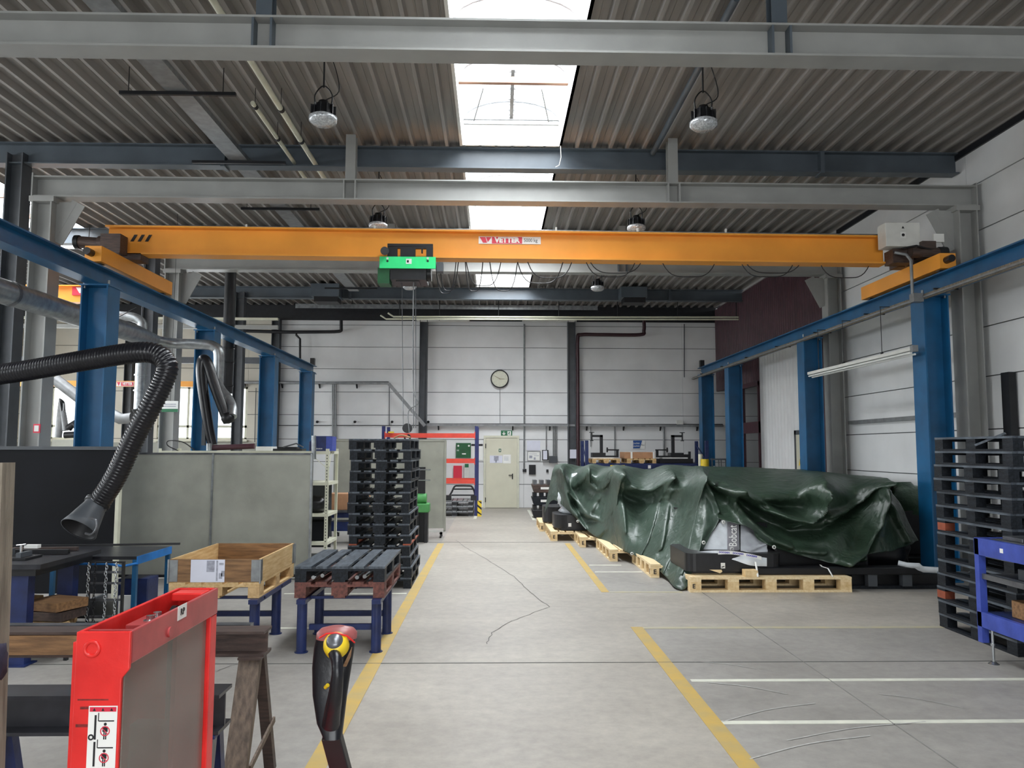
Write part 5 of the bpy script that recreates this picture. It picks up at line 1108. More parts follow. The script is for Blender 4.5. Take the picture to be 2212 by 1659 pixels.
for z in (0.03, 0.2, 0.36): MB().poly([(-0.43, 21.138, z+0.06), (-0.32, 21.138, z-0.03 if z > 0.04 else z), (-0.32, 21.138, z+0.03), (-0.43, 21.138, min(0.42, z+0.12))], 0.002, (0, 1, 0)).build('stripe', 'ink', o)
for i in range(3):
    pallet(['lower', 'middle', 'upper'][i]+' ribbed steel-topped pallet on the floor under the red rack', 1.2, 1.0, (-1.05, 21.75, i*0.14), 0, 'tin', group='pallets under the red rack')
t = thing('roll_bar', 'black tubular roll-over frame on the pallets under the red rack', 'frame', (-1.05, 21.6, 0.42))
xL_, xR_ = at(975, 1080, 21.4).x, at(1025, 1080, 21.4).x
MB().tube(crom([(xL_-0.1, 21.3, 0.47), (xL_, 21.4, 0.62), (xL_+0.08, 21.5, 0.78), (xL_+0.2, 21.5, 0.80), (xR_-0.2, 21.5, 0.80), (xR_-0.08, 21.5, 0.78), (xR_, 21.4, 0.62), (xR_+0.0, 21.3, 0.47)], 4), 0.025, 8).build('frame_tube', 'black', t)
MB().tube([(xL_+0.05, 21.5, 0.71), (xR_-0.05, 21.5, 0.71)], 0.02, 8).build('cross_tube', 'black', t); MB().tube([(xL_, 21.4, 0.55), (xR_, 21.4, 0.55)], 0.02, 8).build('cross_tube', 'black', t)
for x in (xL_-0.08, xR_-0.02): MB().box(x-0.08, x+0.08, 21.25, 21.5, 0.42, 0.55).build('bracket', 'black', t)
o = MB().box(at(838, 940, 21.1).x, at(850, 940, 21.1).x, 21.15, 21.22, 2.232, 2.27).build('yellow_tag', 'sign_yellow'); tag(o, 'small yellow tag box on the top red beam', 'tag')
# blue rack on the right
rk = rack('pallet_rack', 'dark blue rack with clamping machines right of the dark column', 2.58, 5.93, 21.6, 22.7, 2.05, (1.42,), 'navy', 'navy', 0.16)
MB().box(2.65, 5.9, 21.55, 22.7, 1.395, 1.42).build('deck', 'navy', rk)
zb_ = 1.42
p = at(1334, 1003, 21.53); lb = MB().box(p.x-0.2, p.x+0.2, 21.532, 21.537, 1.30, 1.37).build('load_label', 'sign_yellow', rk); text('load_label_lettering', '|| 1000 kg ||', 0.045, (p.x, 21.53, 1.335), 'ink', lb)
for px in (1403, 1471): p = at(px, 1003, 21.53); MB().box(p.x-0.04, p.x+0.04, 21.532, 21.537, 1.28, 1.37).build('beam_label', 'sign_white', rk)
def wx(px, Y): return at(px, 970, Y).x
pallet('plain pallet with white plate on the blue rack, left', 1.1, 0.76, (wx(1308, 21.7), 22.1, zb_), math.pi/2*0, 'plain', h=0.13)
pallet('plain pallet under the cardboard box on the blue rack', 1.1, 0.8, (wx(1384, 21.7), 22.1, zb_), 0, 'plain', h=0.13)
t = thing('cardboard_box', 'flat brown carton with pale straps on the blue rack', 'box', (wx(1386, 21.6), 22.05, zb_+0.13))
MB().box(wx(1350, 21.6), wx(1415, 21.6), 21.6, 22.5, zb_+0.132, zb_+0.31).build('carton', 'cardboard', t, bevel=0.005)
for px in (1364, 1412): MB().box(wx(px-2, 21.6), wx(px+2, 21.6), 21.594, 22.506, zb_+0.134, zb_+0.315).build('strap', 'sign_white', t)
def clampmc(label, xa, flip, zbase):
    t = thing('clamping_machine', label, 'machine', (xa, 22.0, zbase)); s_ = -1 if flip else 1
    def X(v): return xa+s_*v
    def b(x0, x1, y0, y1, z0, z1, nm, m='black'): return MB().box(min(X(x0), X(x1)), max(X(x0), X(x1)), y0, y1, zbase+z0, zbase+z1).build(nm, m, t)
    b(-0.35, 0.35, 21.75, 22.3, 0, 0.03, 'plate', 'sign_white'); b(-0.25, 0.12, 21.8, 22.2, 0.03, 0.16, 'housing'); b(-0.02, 0.06, 21.9, 22.0, 0.16, 0.66, 'column'); b(-0.25, 0.06, 21.9, 22.0, 0.60, 0.66, 'arm')
    MB().cyl((X(-0.25), 21.95, zbase+0.5), (X(-0.25), 21.95, zbase+0.74), 0.02, 8).box(min(X(-0.32), X(-0.18)), max(X(-0.32), X(-0.18)), 21.93, 21.97, zbase+0.72, zbase+0.74).cyl((X(-0.25), 21.95, zbase+0.49), (X(-0.25), 21.95, zbase+0.51), 0.05, 12).build('spindle', 'black', t)
    b(0.12, 0.5, 21.9, 22.0, 0.03, 0.08, 'lower_arm'); b(0.44, 0.5, 21.9, 22.0, 0.08, 0.24, 'riser')
    MB().cyl((X(0.52), 21.95, zbase+0.24), (X(0.18), 21.95, zbase+0.24), 0.018, 8).cyl((X(0.2), 21.95, zbase+0.24), (X(0.17), 21.95, zbase+0.24), 0.07, 12).build('side_spindle', 'black', t)
clampmc('black C-clamp machine on the plain pallet, left end of the blue rack', wx(1298, 21.9), False, zb_+0.13)
o = MB().box(wx(1425, 21.7), wx(1497, 21.7), 21.7, 22.5, zb_+0.0, zb_+0.13).build('steel_block', 'black', None, bevel=0.01); tag(o, 'black base block on the right end of the blue rack', 'block')
clampmc('black C-clamp machine on the black base, right end of the blue rack', wx(1456, 21.9), True, zb_+0.132)
t = thing('fixture_block', 'black slotted fixture at the far right of the blue rack', 'fixture', (wx(1486, 21.8), 22.0, zb_+0.132))
MB().box(wx(1474, 21.8), wx(1490, 21.8), 21.9, 22.2, zb_+0.132, zb_+0.25).build('block', 'black', t); MB().box(wx(1490, 21.8), wx(1494, 21.8), 21.9, 22.0, zb_+0.132, zb_+0.33).build('pin', 'black', t)
# yellow drum and things right of the rack
o = MB().cyl((wx(1522, 20.9), 20.9, 0.9), (wx(1522, 20.9), 20.9, 1.55), 0.11, 20).cyl((wx(1522, 20.9), 20.9, 0), (wx(1522, 20.9), 20.9, 0.9), 0.13, 20).build('yellow_canister', 'sign_yellow'); tag(o, 'yellow canister standing before the farthest blue column', 'canister')
o = MB().cyl((wx(1517, 21), 21.2, 1.2), (wx(1517, 21), 21.2, 1.68), 0.06, 16).cyl((wx(1517, 21), 21.2, 0), (wx(1517, 21), 21.2, 1.2), 0.09, 16).build('paper_roll', 'cream'); tag(o, 'pale upright roll behind the yellow canister', 'roll')
t = thing('tube_trolley', 'grey tubular hoop trolley between the two farthest blue columns', 'trolley', (wx(1555, 20.5), 20.5, 0))
for px in (1538, 1552, 1557, 1567): MB().cyl((wx(px, 20.5), 20.5, 0.12), (wx(px, 20.5), 20.5, 1.55), 0.014, 8).build('tube', 'dark_col', t)
MB().box(wx(1535, 20.5), wx(1570, 20.5), 20.48, 20.52, 1.53, 1.57).build('top_tube', 'dark_col', t); MB().box(wx(1535, 20.5), wx(1570, 20.5), 20.3, 20.9, 0.05, 0.12).build('trolley_deck', 'dark_col', t)
for x in (wx(1538, 20.5), wx(1567, 20.5)): MB().cyl((x-0.02, 20.5, 0.05), (x+0.02, 20.5, 0.05), 0.05, 12).build('wheel', 'rubber', t)
o = MB().cyl((wx(1537, 19.5), 19.3, 1.0), (wx(1537, 19.5), 19.3, 1.3), 0.035, 14).cyl((wx(1537, 19.5), 19.3, 1.3), (wx(1537, 19.5), 19.3, 1.4), 0.012, 10).build('spray_bottle', 'sign_white'); tag(o, 'white spray bottle with black cap behind the tarp', 'bottle')
o2 = MB().box(wx(1537, 19.3)-0.3, wx(1537, 19.3)+0.3, 19.1, 19.6, 0, 1.0).build('tool_cabinet', 'dark_col', None, bevel=0.01); tag(o2, 'dark low cabinet hidden behind the tarp, carrying a spray bottle', 'cabinet')

# ================================================================== END WALL: DOOR, SIGNS, CONDUITS
D = YB-0.005
def wbox(px0, px1, py0, py1, d0=0.02, d1=0.0, mb=None):
    a = at(px0, py0, D); b = at(px1, py1, D); mb = mb or MB(); mb.box(a.x, b.x, D-d0, D-d1, b.z, a.z); return mb
a = at(1045, 941, D); b = at(1121, 1096, D); dx0, dx1, dz = a.x, b.x, a.z
d = MB().box(dx0, dx0+0.06, D-0.07, D, 0, dz).box(dx1-0.06, dx1, D-0.07, D, 0, dz).box(dx0+0.06, dx1-0.06, D-0.07, D, dz-0.07, dz).build('door_1', 'cream'); struct(d)
lf = MB().box(dx0+0.065, dx1-0.065, D-0.055, D-0.005, 0.01, dz-0.075).build('door_leaf', 'door', d)
hx = at(1107, 1028, D).x; hz = at(1107, 1028, D).z
MB().box(hx-0.02, hx+0.015, D-0.068, D-0.055, hz-0.1, hz+0.07).box(hx-0.12, hx+0.01, D-0.10, D-0.085, hz+0.01, hz+0.035).box(hx-0.01, hx+0.01, D-0.10, D-0.06, hz+0.01, hz+0.035).build('door_handle', 'ink', d)
for z in (0.25, 1.9): MB().cyl((dx0+0.062, D-0.075, z-0.07), (dx0+0.062, D-0.075, z+0.07), 0.014, 8).build('door_hinge', 'ink', d)
y_ = D-0.058
def dbox(px0, px1, py0, py1, m, nm='door_notice', y_=y_, th=0.002):
    a = at(px0, py0, y_); b = at(px1, py1, y_); return MB().box(a.x, b.x, y_-th, y_, b.z, a.z).build(nm, m, d)
dbox(1058, 1085.5, 984, 1000, 'paper'); dbox(1086.5, 1103.5, 982, 1001, 'sign_white'); dbox(1067, 1077, 985, 995, 'paper_grey', 'notice_print', y_-0.002); dbox(1070, 1073, 994, 999, 'paper_grey', 'notice_print', y_-0.002)
for q in range(3): dbox(1088.5, 1098.5, 987+q*3, 988+q*3, 'paper_grey', 'notice_print', y_-0.002)
dbox(1077, 1083, 969, 977, 'sign_white'); dbox(1077.3, 1082.7, 969.3, 976.7, 'dgreen', 'escape_symbol', y_-0.002); dbox(1079, 1081, 971, 975, 'sign_white', 'escape_figure', y_-0.004)
text('escape_lettering', '-- --', 0.04, at(1087, 972, y_-0.003), 'paper_grey', d)
def sign(name, label, r_, m, d0=0.02, cat='sign'):
    o = wbox(*r_, d0=d0, d1=0.255 if d0 == 0.27 else 0.0).build(name, m); tag(o, label, cat); return o
e = sign('exit_sign', 'green emergency exit sign with arrow and running figure above the cream door', (1082, 1106.5, 930, 941.5), 'sign_green', 0.05)
c = at(1088.5, 936, D-0.052); MB().bar((c.x, c.y, c.z+0.055), (c.x, c.y, c.z-0.03), 0.003, 0.02, (1, 0, 0)).poly([(c.x-0.06, c.y, c.z+0.0), (c.x+0.06, c.y, c.z+0.0), (c.x, c.y, c.z-0.06)], 0.003, (0, -1, 0)).build('arrow', 'sign_white', e)
c = at(1100, 936, D-0.052); MB().box(c.x-0.055, c.x+0.055, c.y-0.002, c.y, c.z-0.065, c.z+0.065).build('door_symbol', 'sign_white', e)
MB().cyl((c.x, c.y-0.006, c.z+0.04), (c.x, c.y-0.002, c.z+0.04), 0.013, 10).bar((c.x, c.y-0.004, c.z+0.03), (c.x-0.01, c.y-0.004, c.z-0.01), 0.004, 0.022, (1, 0, 0)).bar((c.x-0.04, c.y-0.004, c.z+0.0), (c.x+0.03, c.y-0.004, c.z+0.02), 0.004, 0.01).bar((c.x-0.01, c.y-0.004, c.z-0.01), (c.x+0.03, c.y-0.004, c.z-0.05), 0.004, 0.014).bar((c.x-0.01, c.y-0.004, c.z-0.01), (c.x-0.045, c.y-0.004, c.z-0.045), 0.004, 0.014).build('running_figure', 'sign_green', e)
o = sign('notice_sheets', 'shiny laminated sheets taped on the wall right of the door', (1138, 1167, 952, 973), 'paper'); 
o = sign('wall_plan', 'framed escape plan on the wall right of the door', (1139, 1168, 975, 996), 'galv_pipe'); 
a = at(1140.5, 976.5, D-0.023); b = at(1166, 994.5, D-0.023); MB().box(a.x, b.x, D-0.024, D-0.021, b.z, a.z).build('plan_sheet', 'sign_white', o)
for r_ in ((1143, 1160, 980, 981), (1143, 1150, 984, 990), (1153, 1164, 984, 985), (1153, 1157, 988, 993)): a = at(r_[0], r_[2], D-0.026); b = at(r_[1], r_[3], D-0.026); MB().box(a.x, b.x, D-0.026, D-0.0245, b.z, a.z).build('plan_print', 'paper_grey', o)
o = sign('black_display', 'small black panel on the wall beside the door', (1142.5, 1157, 1004, 1025), 'ink', 0.05, 'panel')
o = sign('key_box', 'white-fronted wall box under two conduits', (1171, 1184, 972, 994), 'ink', 0.15, 'box'); a = at(1173, 973.5, D-0.153); b = at(1182, 992.5, D-0.153); MB().box(a.x, b.x, D-0.155, D-0.151, b.z, a.z).build('box_front', 'paper', o)
o = sign('distribution_box', 'dark grey electric box right of the white-fronted wall box', (1186, 1203, 985, 1000), 'dark_col', 0.12, 'box')
o = sign('socket', 'dark socket at the lower end of the long conduit beside the door', (1129, 1137, 1013, 1019.5), 'ink', 0.05, 'socket')
o = sign('socket', 'dark switch hanging below the wall box near the tarp', (1180, 1184.5, 1014, 1020), 'ink', 0.05, 'socket')
o = sign('first_aid_cabinet', 'green first aid cabinet on the wall behind the red rack', (985.5, 1017, 957, 989), 'dgreen', 0.12, 'cabinet')
for px in (990, 1013): c = at(px, 963, D-0.12); MB().cyl((c.x, c.y-0.004, c.z), (c.x, c.y, c.z), 0.03, 10).build('latch', 'sign_white', o)
text('cabinet_lettering', 'H', 0.09, at(989, 973, D-0.126), 'sign_white', o); a = at(998, 979, D-0.125); MB().box(a.x, a.x+0.12, D-0.127, D-0.121, a.z-0.04, a.z).build('cabinet_label', 'sign_white', o)
o = sign('notice_board', 'white and black notice board behind the blue upright of the red rack', (1018, 1043, 959, 994), 'sign_white', 0.02); 
a = at(1018, 959, D-0.03); b = at(1043, 963.5, D-0.03); MB().box(a.x, b.x, D-0.024, D-0.021, b.z, a.z).build('board_header', 'ink', o)
o = sign('red_box', 'dark red rectangular fire notice under the first aid cabinet', (980, 998, 1006, 1033), 'maroon', 0.1, 'box'); o.data.materials[0] = M['sign_red']
o = sign('dispenser', 'white dispenser with green symbol behind the red rack', (1003, 1014, 1000, 1032), 'white', 0.1, 'dispenser'); a = at(1004, 1002, D-0.106); MB().box(a.x, a.x+0.12, D-0.104, D-0.101, a.z-0.11, a.z).build('symbol', 'sign_green', o)
o = sign('blue_sign', 'blue and white sign on the end wall above the brown carton', (1366.5, 1393, 951, 969.5), 'sign_white', 0.015)
a = at(1367.5, 951.5, D-0.02); b = at(1387, 951.5, D-0.02); c = at(1382, 968.5, D-0.02); e_ = at(1367.5, 968.5, D-0.02); MB().poly([a, b, c, e_], 0.002, (0, -1, 0)).build('sign_field', 'sign_blue', o)
for py in (957.5, 963.5): text('sign_lettering', 'Qualität', 0.07, at(1374, py, D-0.025), 'sign_white', o)
text('sign_lettering', 'Platz', 0.055, at(1388.5, 961.5, D-0.02), 'ink', o)
o = sign('paper_notice', 'white sheet fixed on the dark column right of the clock', (1229, 1243, 971, 990), 'paper', 0.27)
o = sign('emergency_light', 'white emergency lamp on the cable tray near the blue column', (1460, 1474, 908, 917), 'white', 0.12, 'lamp')
# clock
c = at(1079.5, 818.5, D-0.06)
t = thing('wall_clock', 'round white wall clock with brown hands', 'clock', (c.x, c.y, c.z-0.28))
MB().lathe((c.x, D-0.03, c.z), [(0.27, 0), (0.285, 0.01), (0.285, 0.06), (0.25, 0.075), (0.25, 0.05)], 40, (0, -1, 0)).build('clock_rim', 'black', t)
MB().cyl((c.x, D-0.03, c.z), (c.x, D-0.085, c.z), 0.255, 40).build('clock_face', 'cream', t)
for k_ in range(12):
    a = k_*math.pi/6; v = Vector((math.sin(a), 0, math.cos(a))); MB().bar(Vector((c.x, D-0.088, c.z))+v*0.19, Vector((c.x, D-0.088, c.z))+v*0.225, 0.004, 0.014, (0, 1, 0)).build('hour_mark', 'ink', t)
MB().bar((c.x+0.02, D-0.09, c.z-0.01), (c.x-0.15, D-0.09, c.z+0.09), 0.006, 0.03, (0, 1, 0)).build('minute_hand', 'wood_brown', t); MB().bar((c.x-0.02, D-0.09, c.z), (c.x+0.15, D-0.094, c.z), 0.006, 0.035, (0, 1, 0)).build('hour_hand', 'wood_brown', t)
def wtube(name, label, pts, r_, m, cat='pipe', dd=0.05, rel=None):
    o = MB().tube([at(px, py, D-dd) for px, py in pts], r_, 8).build(name, m); tag(o, label, cat); return o
wtube('clock_cable', 'thin cable running down from the clock', [(1080, 840), (1080, 918)], 0.008, 'galv_pipe', 'cable')
wtube('conduit', 'grey conduit from ceiling to socket right of the door', [(1132.5, 700), (1132.5, 918), (1132, 1014)], 0.028, 'galv_pipe')
for i, px in enumerate((1180, 1195, 1198.5, 1202)): wtube('conduit', ['leftmost', 'second', 'third', 'rightmost'][i]+' of the conduits above the wall boxes', [(px, 916), (px, 975 if i == 0 else 986)], 0.018, 'galv_pipe')
for i, px in enumerate((718, 721.5, 725)): wtube('conduit', ['left', 'middle', 'right'][i]+' pipe of the vertical bundle left of the black stack', [(px, 830), (px+1, 955)], 0.022, 'galv_pipe')
wtube('conduit', 'thin vertical conduit above the red rack', [(841, 832), (841, 920)], 0.012, 'dark_col'); wtube('conduit', 'thin conduit right of the far windows', [(553, 838), (550, 955)], 0.012, 'dark_col')
for i, (px, yb2) in enumerate(((1276, 965), (1328, 985), (1434, 985))): wtube('conduit', ['thin conduit at the left end of the blue rack', 'conduit behind the carton on the blue rack', 'thick conduit behind the right clamp machine'][i], [(px, 918), (px, yb2)], (0.012, 0.018, 0.03)[i], 'galv_pipe')
wtube('conduit', 'vertical conduit near the right end of the end wall', [(1478, 700), (1478, 815)], 0.014, 'dark_col')
# cable trays
def tray(label, pa, pb, n=60, m='galv_pipe'):
    a = at(*pa, D-0.02); b = at(*pb, D-0.02); t = thing('cable_tray', label, 'cable tray', ((a.x+b.x)/2, D-0.1, a.z))
    MB().box(a.x, b.x, D-0.16, D-0.02, a.z-0.003, a.z).build('tray_floor', m, t); MB().box(a.x, b.x, D-0.163, D-0.16, a.z-0.003, a.z+0.06).build('tray_side', m, t)
    L_ = b.x-a.x; k_ = int(L_/1.15)
    for q in range(k_): x = a.x+0.4+q*1.15; MB().poly([(x, D-0.015, a.z-0.003), (x, D-0.015, a.z-0.13), (x, D-0.15, a.z-0.003)], 0.04, (1, 0, 0)).build('bracket', 'ink', t)
    MB().tube([(a.x, D-0.09, a.z+0.06), (a.x+L_*0.3, D-0.09, a.z+0.07), (a.x+L_*0.6, D-0.08, a.z+0.06), (b.x, D-0.09, a.z+0.075)], 0.015, 6).build('tray_cable', 'ink', t); return t
tray('long perforated cable tray along the end wall above the door', (918, 920), (1560, 923)); tray('upper cable tray on the end wall left of the dark column', (500, 829), (840, 829))
a = at(840, 829, D-0.32); b = at(918, 920, D-0.32); o = MB().bar(a, b, 0.1, 0.05, (0, 1, 0)).build('tray_slope', 'galv_pipe'); tag(o, 'sloping cable tray joining the upper and lower trays', 'cable tray')
o = wtube('compressed_air_pipe', 'thin dark pipe along the end wall left of the stack', [(598, 919), (905, 919)], 0.012, 'ink')
for i, px in enumerate((687, 768, 848, 926)): 
    c = at(px, 911, D); o = MB().cyl((c.x, D, c.z), (c.x, D-0.12, c.z), 0.03, 10).cyl((c.x, D-0.12, c.z), (c.x, D-0.14, c.z-0.02), 0.04, 10).build('wall_hook', 'ink'); tag(o, ['first', 'second', 'third', 'fourth'][i]+' dark peg on the end wall counted from the farthest left blue column', 'peg')
# dark heating pipes under the ceiling
def P(px, py, Y): return at(px, py, Y)
o = MB().tube(crom([P(737, 692, 23.9), P(737, 712, 23.9)], 2)+crom([P(737, 714, 23.9), P(730, 716, 23.9), P(700, 717, 23.9), P(600, 717, 23.9), P(480, 713, 23.9)], 4), 0.05, 10).build('heating_pipe', 'ink'); tag(o, 'dark bent pipe on the end wall left of the hoist ropes', 'pipe')
o = MB().tube([P(640, 718, 23.9), P(640, 724, 23.9), P(648, 732, 23.9), P(648, 790, 23.9)], 0.035, 8).build('heating_pipe', 'ink'); tag(o, 'thin dark pipe branching down beside the left blue runway end', 'pipe')
o = MB().tube(crom([P(1391, 690, 23.9), P(1391, 714, 23.9), P(1382, 723, 23.9), P(1300, 723, 23.9), P(1256, 723, 23.9), P(1248, 732, 23.9), P(1248, 800, 23.9), P(1249, 1010, 23.9)], 6), 0.055, 10).build('heating_pipe', 'ink'); tag(o, 'dark bent pipe coming down right of the right dark wall column', 'pipe')
o.data.materials[0] = mat('dark_red_pipe', '3a1d24', 0.4)
t = thing('heating_pipes', 'pair of white insulated pipes under the roof near the end wall', 'pipe', (0, 21.9, 5.4))
for py, xa in ((684, 838), (689, 822)):
    MB().tube([P(xa, py-8, 21.8), P(xa+12, py, 21.8), P(1240, py+1, 21.8), P(1646, py+1, 21.8)], 0.025, 10).build('pipe_run', 'cream', t)
for px in (863, 949, 1077, 1207, 1334, 1464, 1591): MB().tube([P(px, 692, 21.8)+Vector((0,0,ZR+0.05-P(px, 692, 21.8).z)), P(px, 692, 21.8)], 0.012, 6).build('pipe_hanger', 'ink', t)
t = thing('cable_tray', 'bright perforated cable tray hung above the white pipes', 'cable tray', (-0.5, 22.3, 5.6))
for px in (760, 950, 1140): q = P(px, 661, 22.2); MB().cyl((q.x, 22.25, q.z), (q.x, 22.25, ZR+0.005), 0.01, 6).build('tray_rod', 'ink', t)
a = P(640, 661, 22.2); b = P(1290, 663, 22.2); MB().box(a.x, b.x, 22.1, 22.4, a.z-0.004, a.z).box(a.x, b.x, 22.097, 22.1, a.z-0.08, a.z+0.05).build('tray_body', 'galv', t)
for i, (pa, pb) in enumerate(((900, 1014), (1128, 1245))):
    a = P(pa, 693, 24.0); b = P(pb, 693.5, 24.0); o = MB().box(a.x, b.x, 23.95, 24.02, a.z-0.03, a.z+0.03).build('tube_light', 'white'); tag(o, ['unlit strip light above the end wall left of the clock', 'unlit strip light above the end wall right of the clock'][i], 'lamp')
for i, (r_, Y) in enumerate((((672, 732, 612, 640), 20.9), ((1342, 1398, 619, 642), 20.9))):
    a = P(r_[0], r_[2], Y); b = P(r_[1], r_[3], Y); t = thing('air_heater', ['dark unit heater under the roof left of the hoist', 'dark unit heater under the roof right of the last roof light'][i], 'heater', ((a.x+b.x)/2, Y+0.3, b.z))
    MB().box(a.x, b.x, Y, Y+0.6, b.z, a.z).build('heater_case', 'beam_dark', t); MB().box(a.x+0.08, b.x-0.04, Y+0.02, Y+0.5, b.z-0.14, b.z).build('heater_louvre', 'ink', t); MB().cyl(((a.x+b.x)/2, Y+0.3, a.z), ((a.x+b.x)/2, Y+0.3, ZR), 0.015, 6).build('heater_rod', 'ink', t)
# cable tray along the left of the nave, with hangers
t = thing('cable_tray', 'long galvanised cable tray under the roof left of the hall centre', 'cable tray', (-3.75, 13, 5.98))
MB().box(-3.86, -3.60, -3, 20.5, 5.975, 5.98).build('tray_floor', 'galv_pipe', t); MB().box(-3.863, -3.86, -3, 20.5, 5.975, 6.04).build('tray_side', 'galv', t); MB().box(-3.60, -3.597, -3, 20.5, 5.975, 6.04).build('tray_side', 'galv', t)
for y in (4.5, 8.9, 11.1, 13.3, 15.5, 17.7, 20): MB().box(-4.4, -3.05, y-0.02, y+0.02, 5.93, 5.97).build('hanger', 'black_steel', t); 
for y in (8.9, 13.3, 17.7):
    for x in (-4.3, -3.2): MB().cyl((x, y, 5.95), (x, y, ZR), 0.006, 6).build('hanger_rod', 'ink', t)
for i, (x, z, r_, ya_) in enumerate(((-2.66, 6.0, 0.035, 8.3), (-2.98, 6.03, 0.028, 9.3))):
    t = thing('roof_pipe', ['right of two long pale pipes under the left roof half', 'left of two long pale pipes under the left roof half'][i], 'pipe', (x, 12, z))
    MB().cyl((x, ya_ if i else 4.0, z), (x, 12.6, z), r_, 10).build('pipe_run', 'cream', t)
    for y in (9.4, 10.4, 11.4): MB().cyl((x, y-0.03, z), (x, y+0.03, z), r_+0.008, 10).cyl((x, y, z), (x, y, ZR), 0.004, 5).build('pipe_clip', 'ink', t)
# conduit pipes down on the right roof half
o = MB().cyl((2.35, 7.2, 6.2), (2.35, 11.2, 6.2), 0.04, 10).build('roof_pipe', 'beam_dark'); tag(o, 'grey pipe under the roof right of the roof light', 'pipe')
# high bay lamps
def lamp(lbl, x, y):
    t = thing('high_bay_lamp', lbl, 'lamp', (x, y, 5.22), 'round high bay lamps')
    MB().lathe((x, y, 5.22), [(0.001, 0.0), (0.10, 0.01), (0.145, 0.045), (0.15, 0.09), (0.12, 0.11)], 24).build('lens', 'lampglass', t)
    MB().lathe((x, y, 5.33), [(0.12, 0), (0.11, 0.02), (0.10, 0.11), (0.06, 0.13), (0.05, 0.16), (0.001, 0.16)], 20).build('housing', 'black', t)
    for k_ in range(12):
        a = k_*math.pi/6; v = Vector((math.cos(a), math.sin(a), 0)); c = Vector((x, y, 5.38)); MB().bar(c+v*0.1, c+v*0.135, 0.01, 0.1).build('cooling_fin', 'black', t)
    MB().tube(crom([(x-0.08, y, 5.42), (x-0.09, y, 5.56), (x, y, 5.66), (x+0.09, y, 5.56), (x+0.08, y, 5.42)], 4), 0.008, 6).build('bracket', 'black', t)
    MB().cyl((x, y, 5.64), (x, y, ZR+0.09), 0.01, 6).build('suspension', 'ink', t)
    MB().tube(crom([(x+0.02, y, 5.5), (x+0.16, y, 5.6), (x+0.12, y, 5.85), (x+0.02, y, 6.1)], 5), 0.006, 6).build('lamp_cable', 'ink', t)
lamps = []
for y, w_ in ((8.05, 'nearest'), (12.0, 'middle'), (16.6, 'farthest')):
    for x, s_ in ((-1.83, 'left'), (2.24, 'right')): lamp('%s unlit high bay lamp of the %s row' % (w_, s_), x, y)
# strip light in front of the right runway
t = thing('strip_light', 'long white double strip light hung in front of the right wall', 'lamp', (5.9, 12.6, 3.18))
MB().box(5.86, 5.92, 10.75, 14.35, 3.20, 3.25).build('light_housing', 'white', t); MB().cyl((5.93, 10.75, 3.15), (5.93, 14.3, 3.15), 0.015, 8).cyl((5.87, 10.75, 3.17), (5.87, 14.3, 3.17), 0.015, 8).build('light_tube', 'sign_white', t)
for y in (11.6, 12.9, 13.9): MB().cyl((5.89, y, 3.25), (5.89, y, 3.98), 0.006, 6).box(5.875, 5.905, y-0.015, y+0.015, 3.25, 3.28).box(5.88, 6.25, y-0.01, y+0.01, 3.975, 3.985).build('light_wire', 'ink', t)
MB().box(5.86, 5.94, 10.68, 10.75, 3.18, 3.27).build('light_end', 'galv_pipe', t)
# blue wall sign at right wall
a = atx(1985, 935, XR-0.02); b = atx(2001, 968, XR-0.02); o = MB().box(XR-0.02, XR-0.008, min(a.y, b.y)-0.1, max(a.y, b.y), 1.82, 2.12).build('blue_notice', 'sign_blue'); tag(o, 'blue notice with white lines on the right wall behind the blue column', 'sign')
for z in (1.9, 1.97, 2.04): MB().box(XR-0.024, XR-0.021, min(a.y, b.y)-0.06, max(a.y, b.y)-0.04, z, z+0.018).build('sign_line', 'sign_white', o)

# ================================================================== EXTRACTION DUCTS AND ARMS (left)
t = thing('extraction_duct', 'thick galvanised extraction duct running under the left blue runway', 'duct', (-5.95, 8, 3.7))
zd = 3.68
MB().cyl((-5.92, -2, zd), (-5.92, 12.9, zd), 0.15, 22).build('duct_run', 'galv', t)
for y in (2, 4.5, 7.0, 9.5, 11.9): MB().cyl((-5.92, y-0.03, zd), (-5.92, y+0.03, zd), 0.158, 22).build('duct_collar', 'mill', t)
MB().cyl((-5.92, 12.9, zd), (-5.86, 13.5, zd-0.02), 0.15, 20, 0.1).build('duct_reducer', 'galv', t)
MB().tube(crom([(-5.88, 13.45, 3.66), (-5.6, 13.7, 3.64), (-5.1, 13.7, 3.62), (-4.92, 13.7, 3.58), (-4.84, 13.7, 3.45), (-4.84, 13.7, 2.9), (-4.82, 13.7, 2.75)], 6), 0.09, 16).build('branch_pipe', 'galv', t)
for y in (3.2, 8.2, 12.2): MB().cyl((-5.92, y, zd+0.15), (-5.62, y, 4.0), 0.006, 6).build('duct_wire', 'ink', t)
M['hose'] = mat('flex_hose', '14141a', 0.28, var=0.1, scale=10)
def hose(pts, r_, n=10, per=None):
    P_ = crom(pts, n); L_ = [0]
    for a, b in zip(P_[:-1], P_[1:]): L_.append(L_[-1]+(b-a).length)
    tot = L_[-1]; pitch = r_*0.32; k_ = int(tot/pitch)*3; Q = []; j = 0
    for i in range(k_+1):
        s_ = tot*i/k_
        while j < len(L_)-2 and L_[j+1] < s_: j += 1
        f = (s_-L_[j])/max(1e-6, L_[j+1]-L_[j]); Q.append(P_[j].lerp(P_[j+1], f))
    cnt = [0]
    m = len(Q)
    return MB().tube(Q, r_, 16, rf=lambda s_: r_*(1.06 if round(s_*(m-1)) % 3 == 0 else 0.955))
t = thing('fume_extractor', 'black corrugated extraction arm with dark hood over the welding table', 'extraction arm', (-4.2, 6.4, 1.2))
A = lambda px, py, Y=6.3: at(px, py, Y)
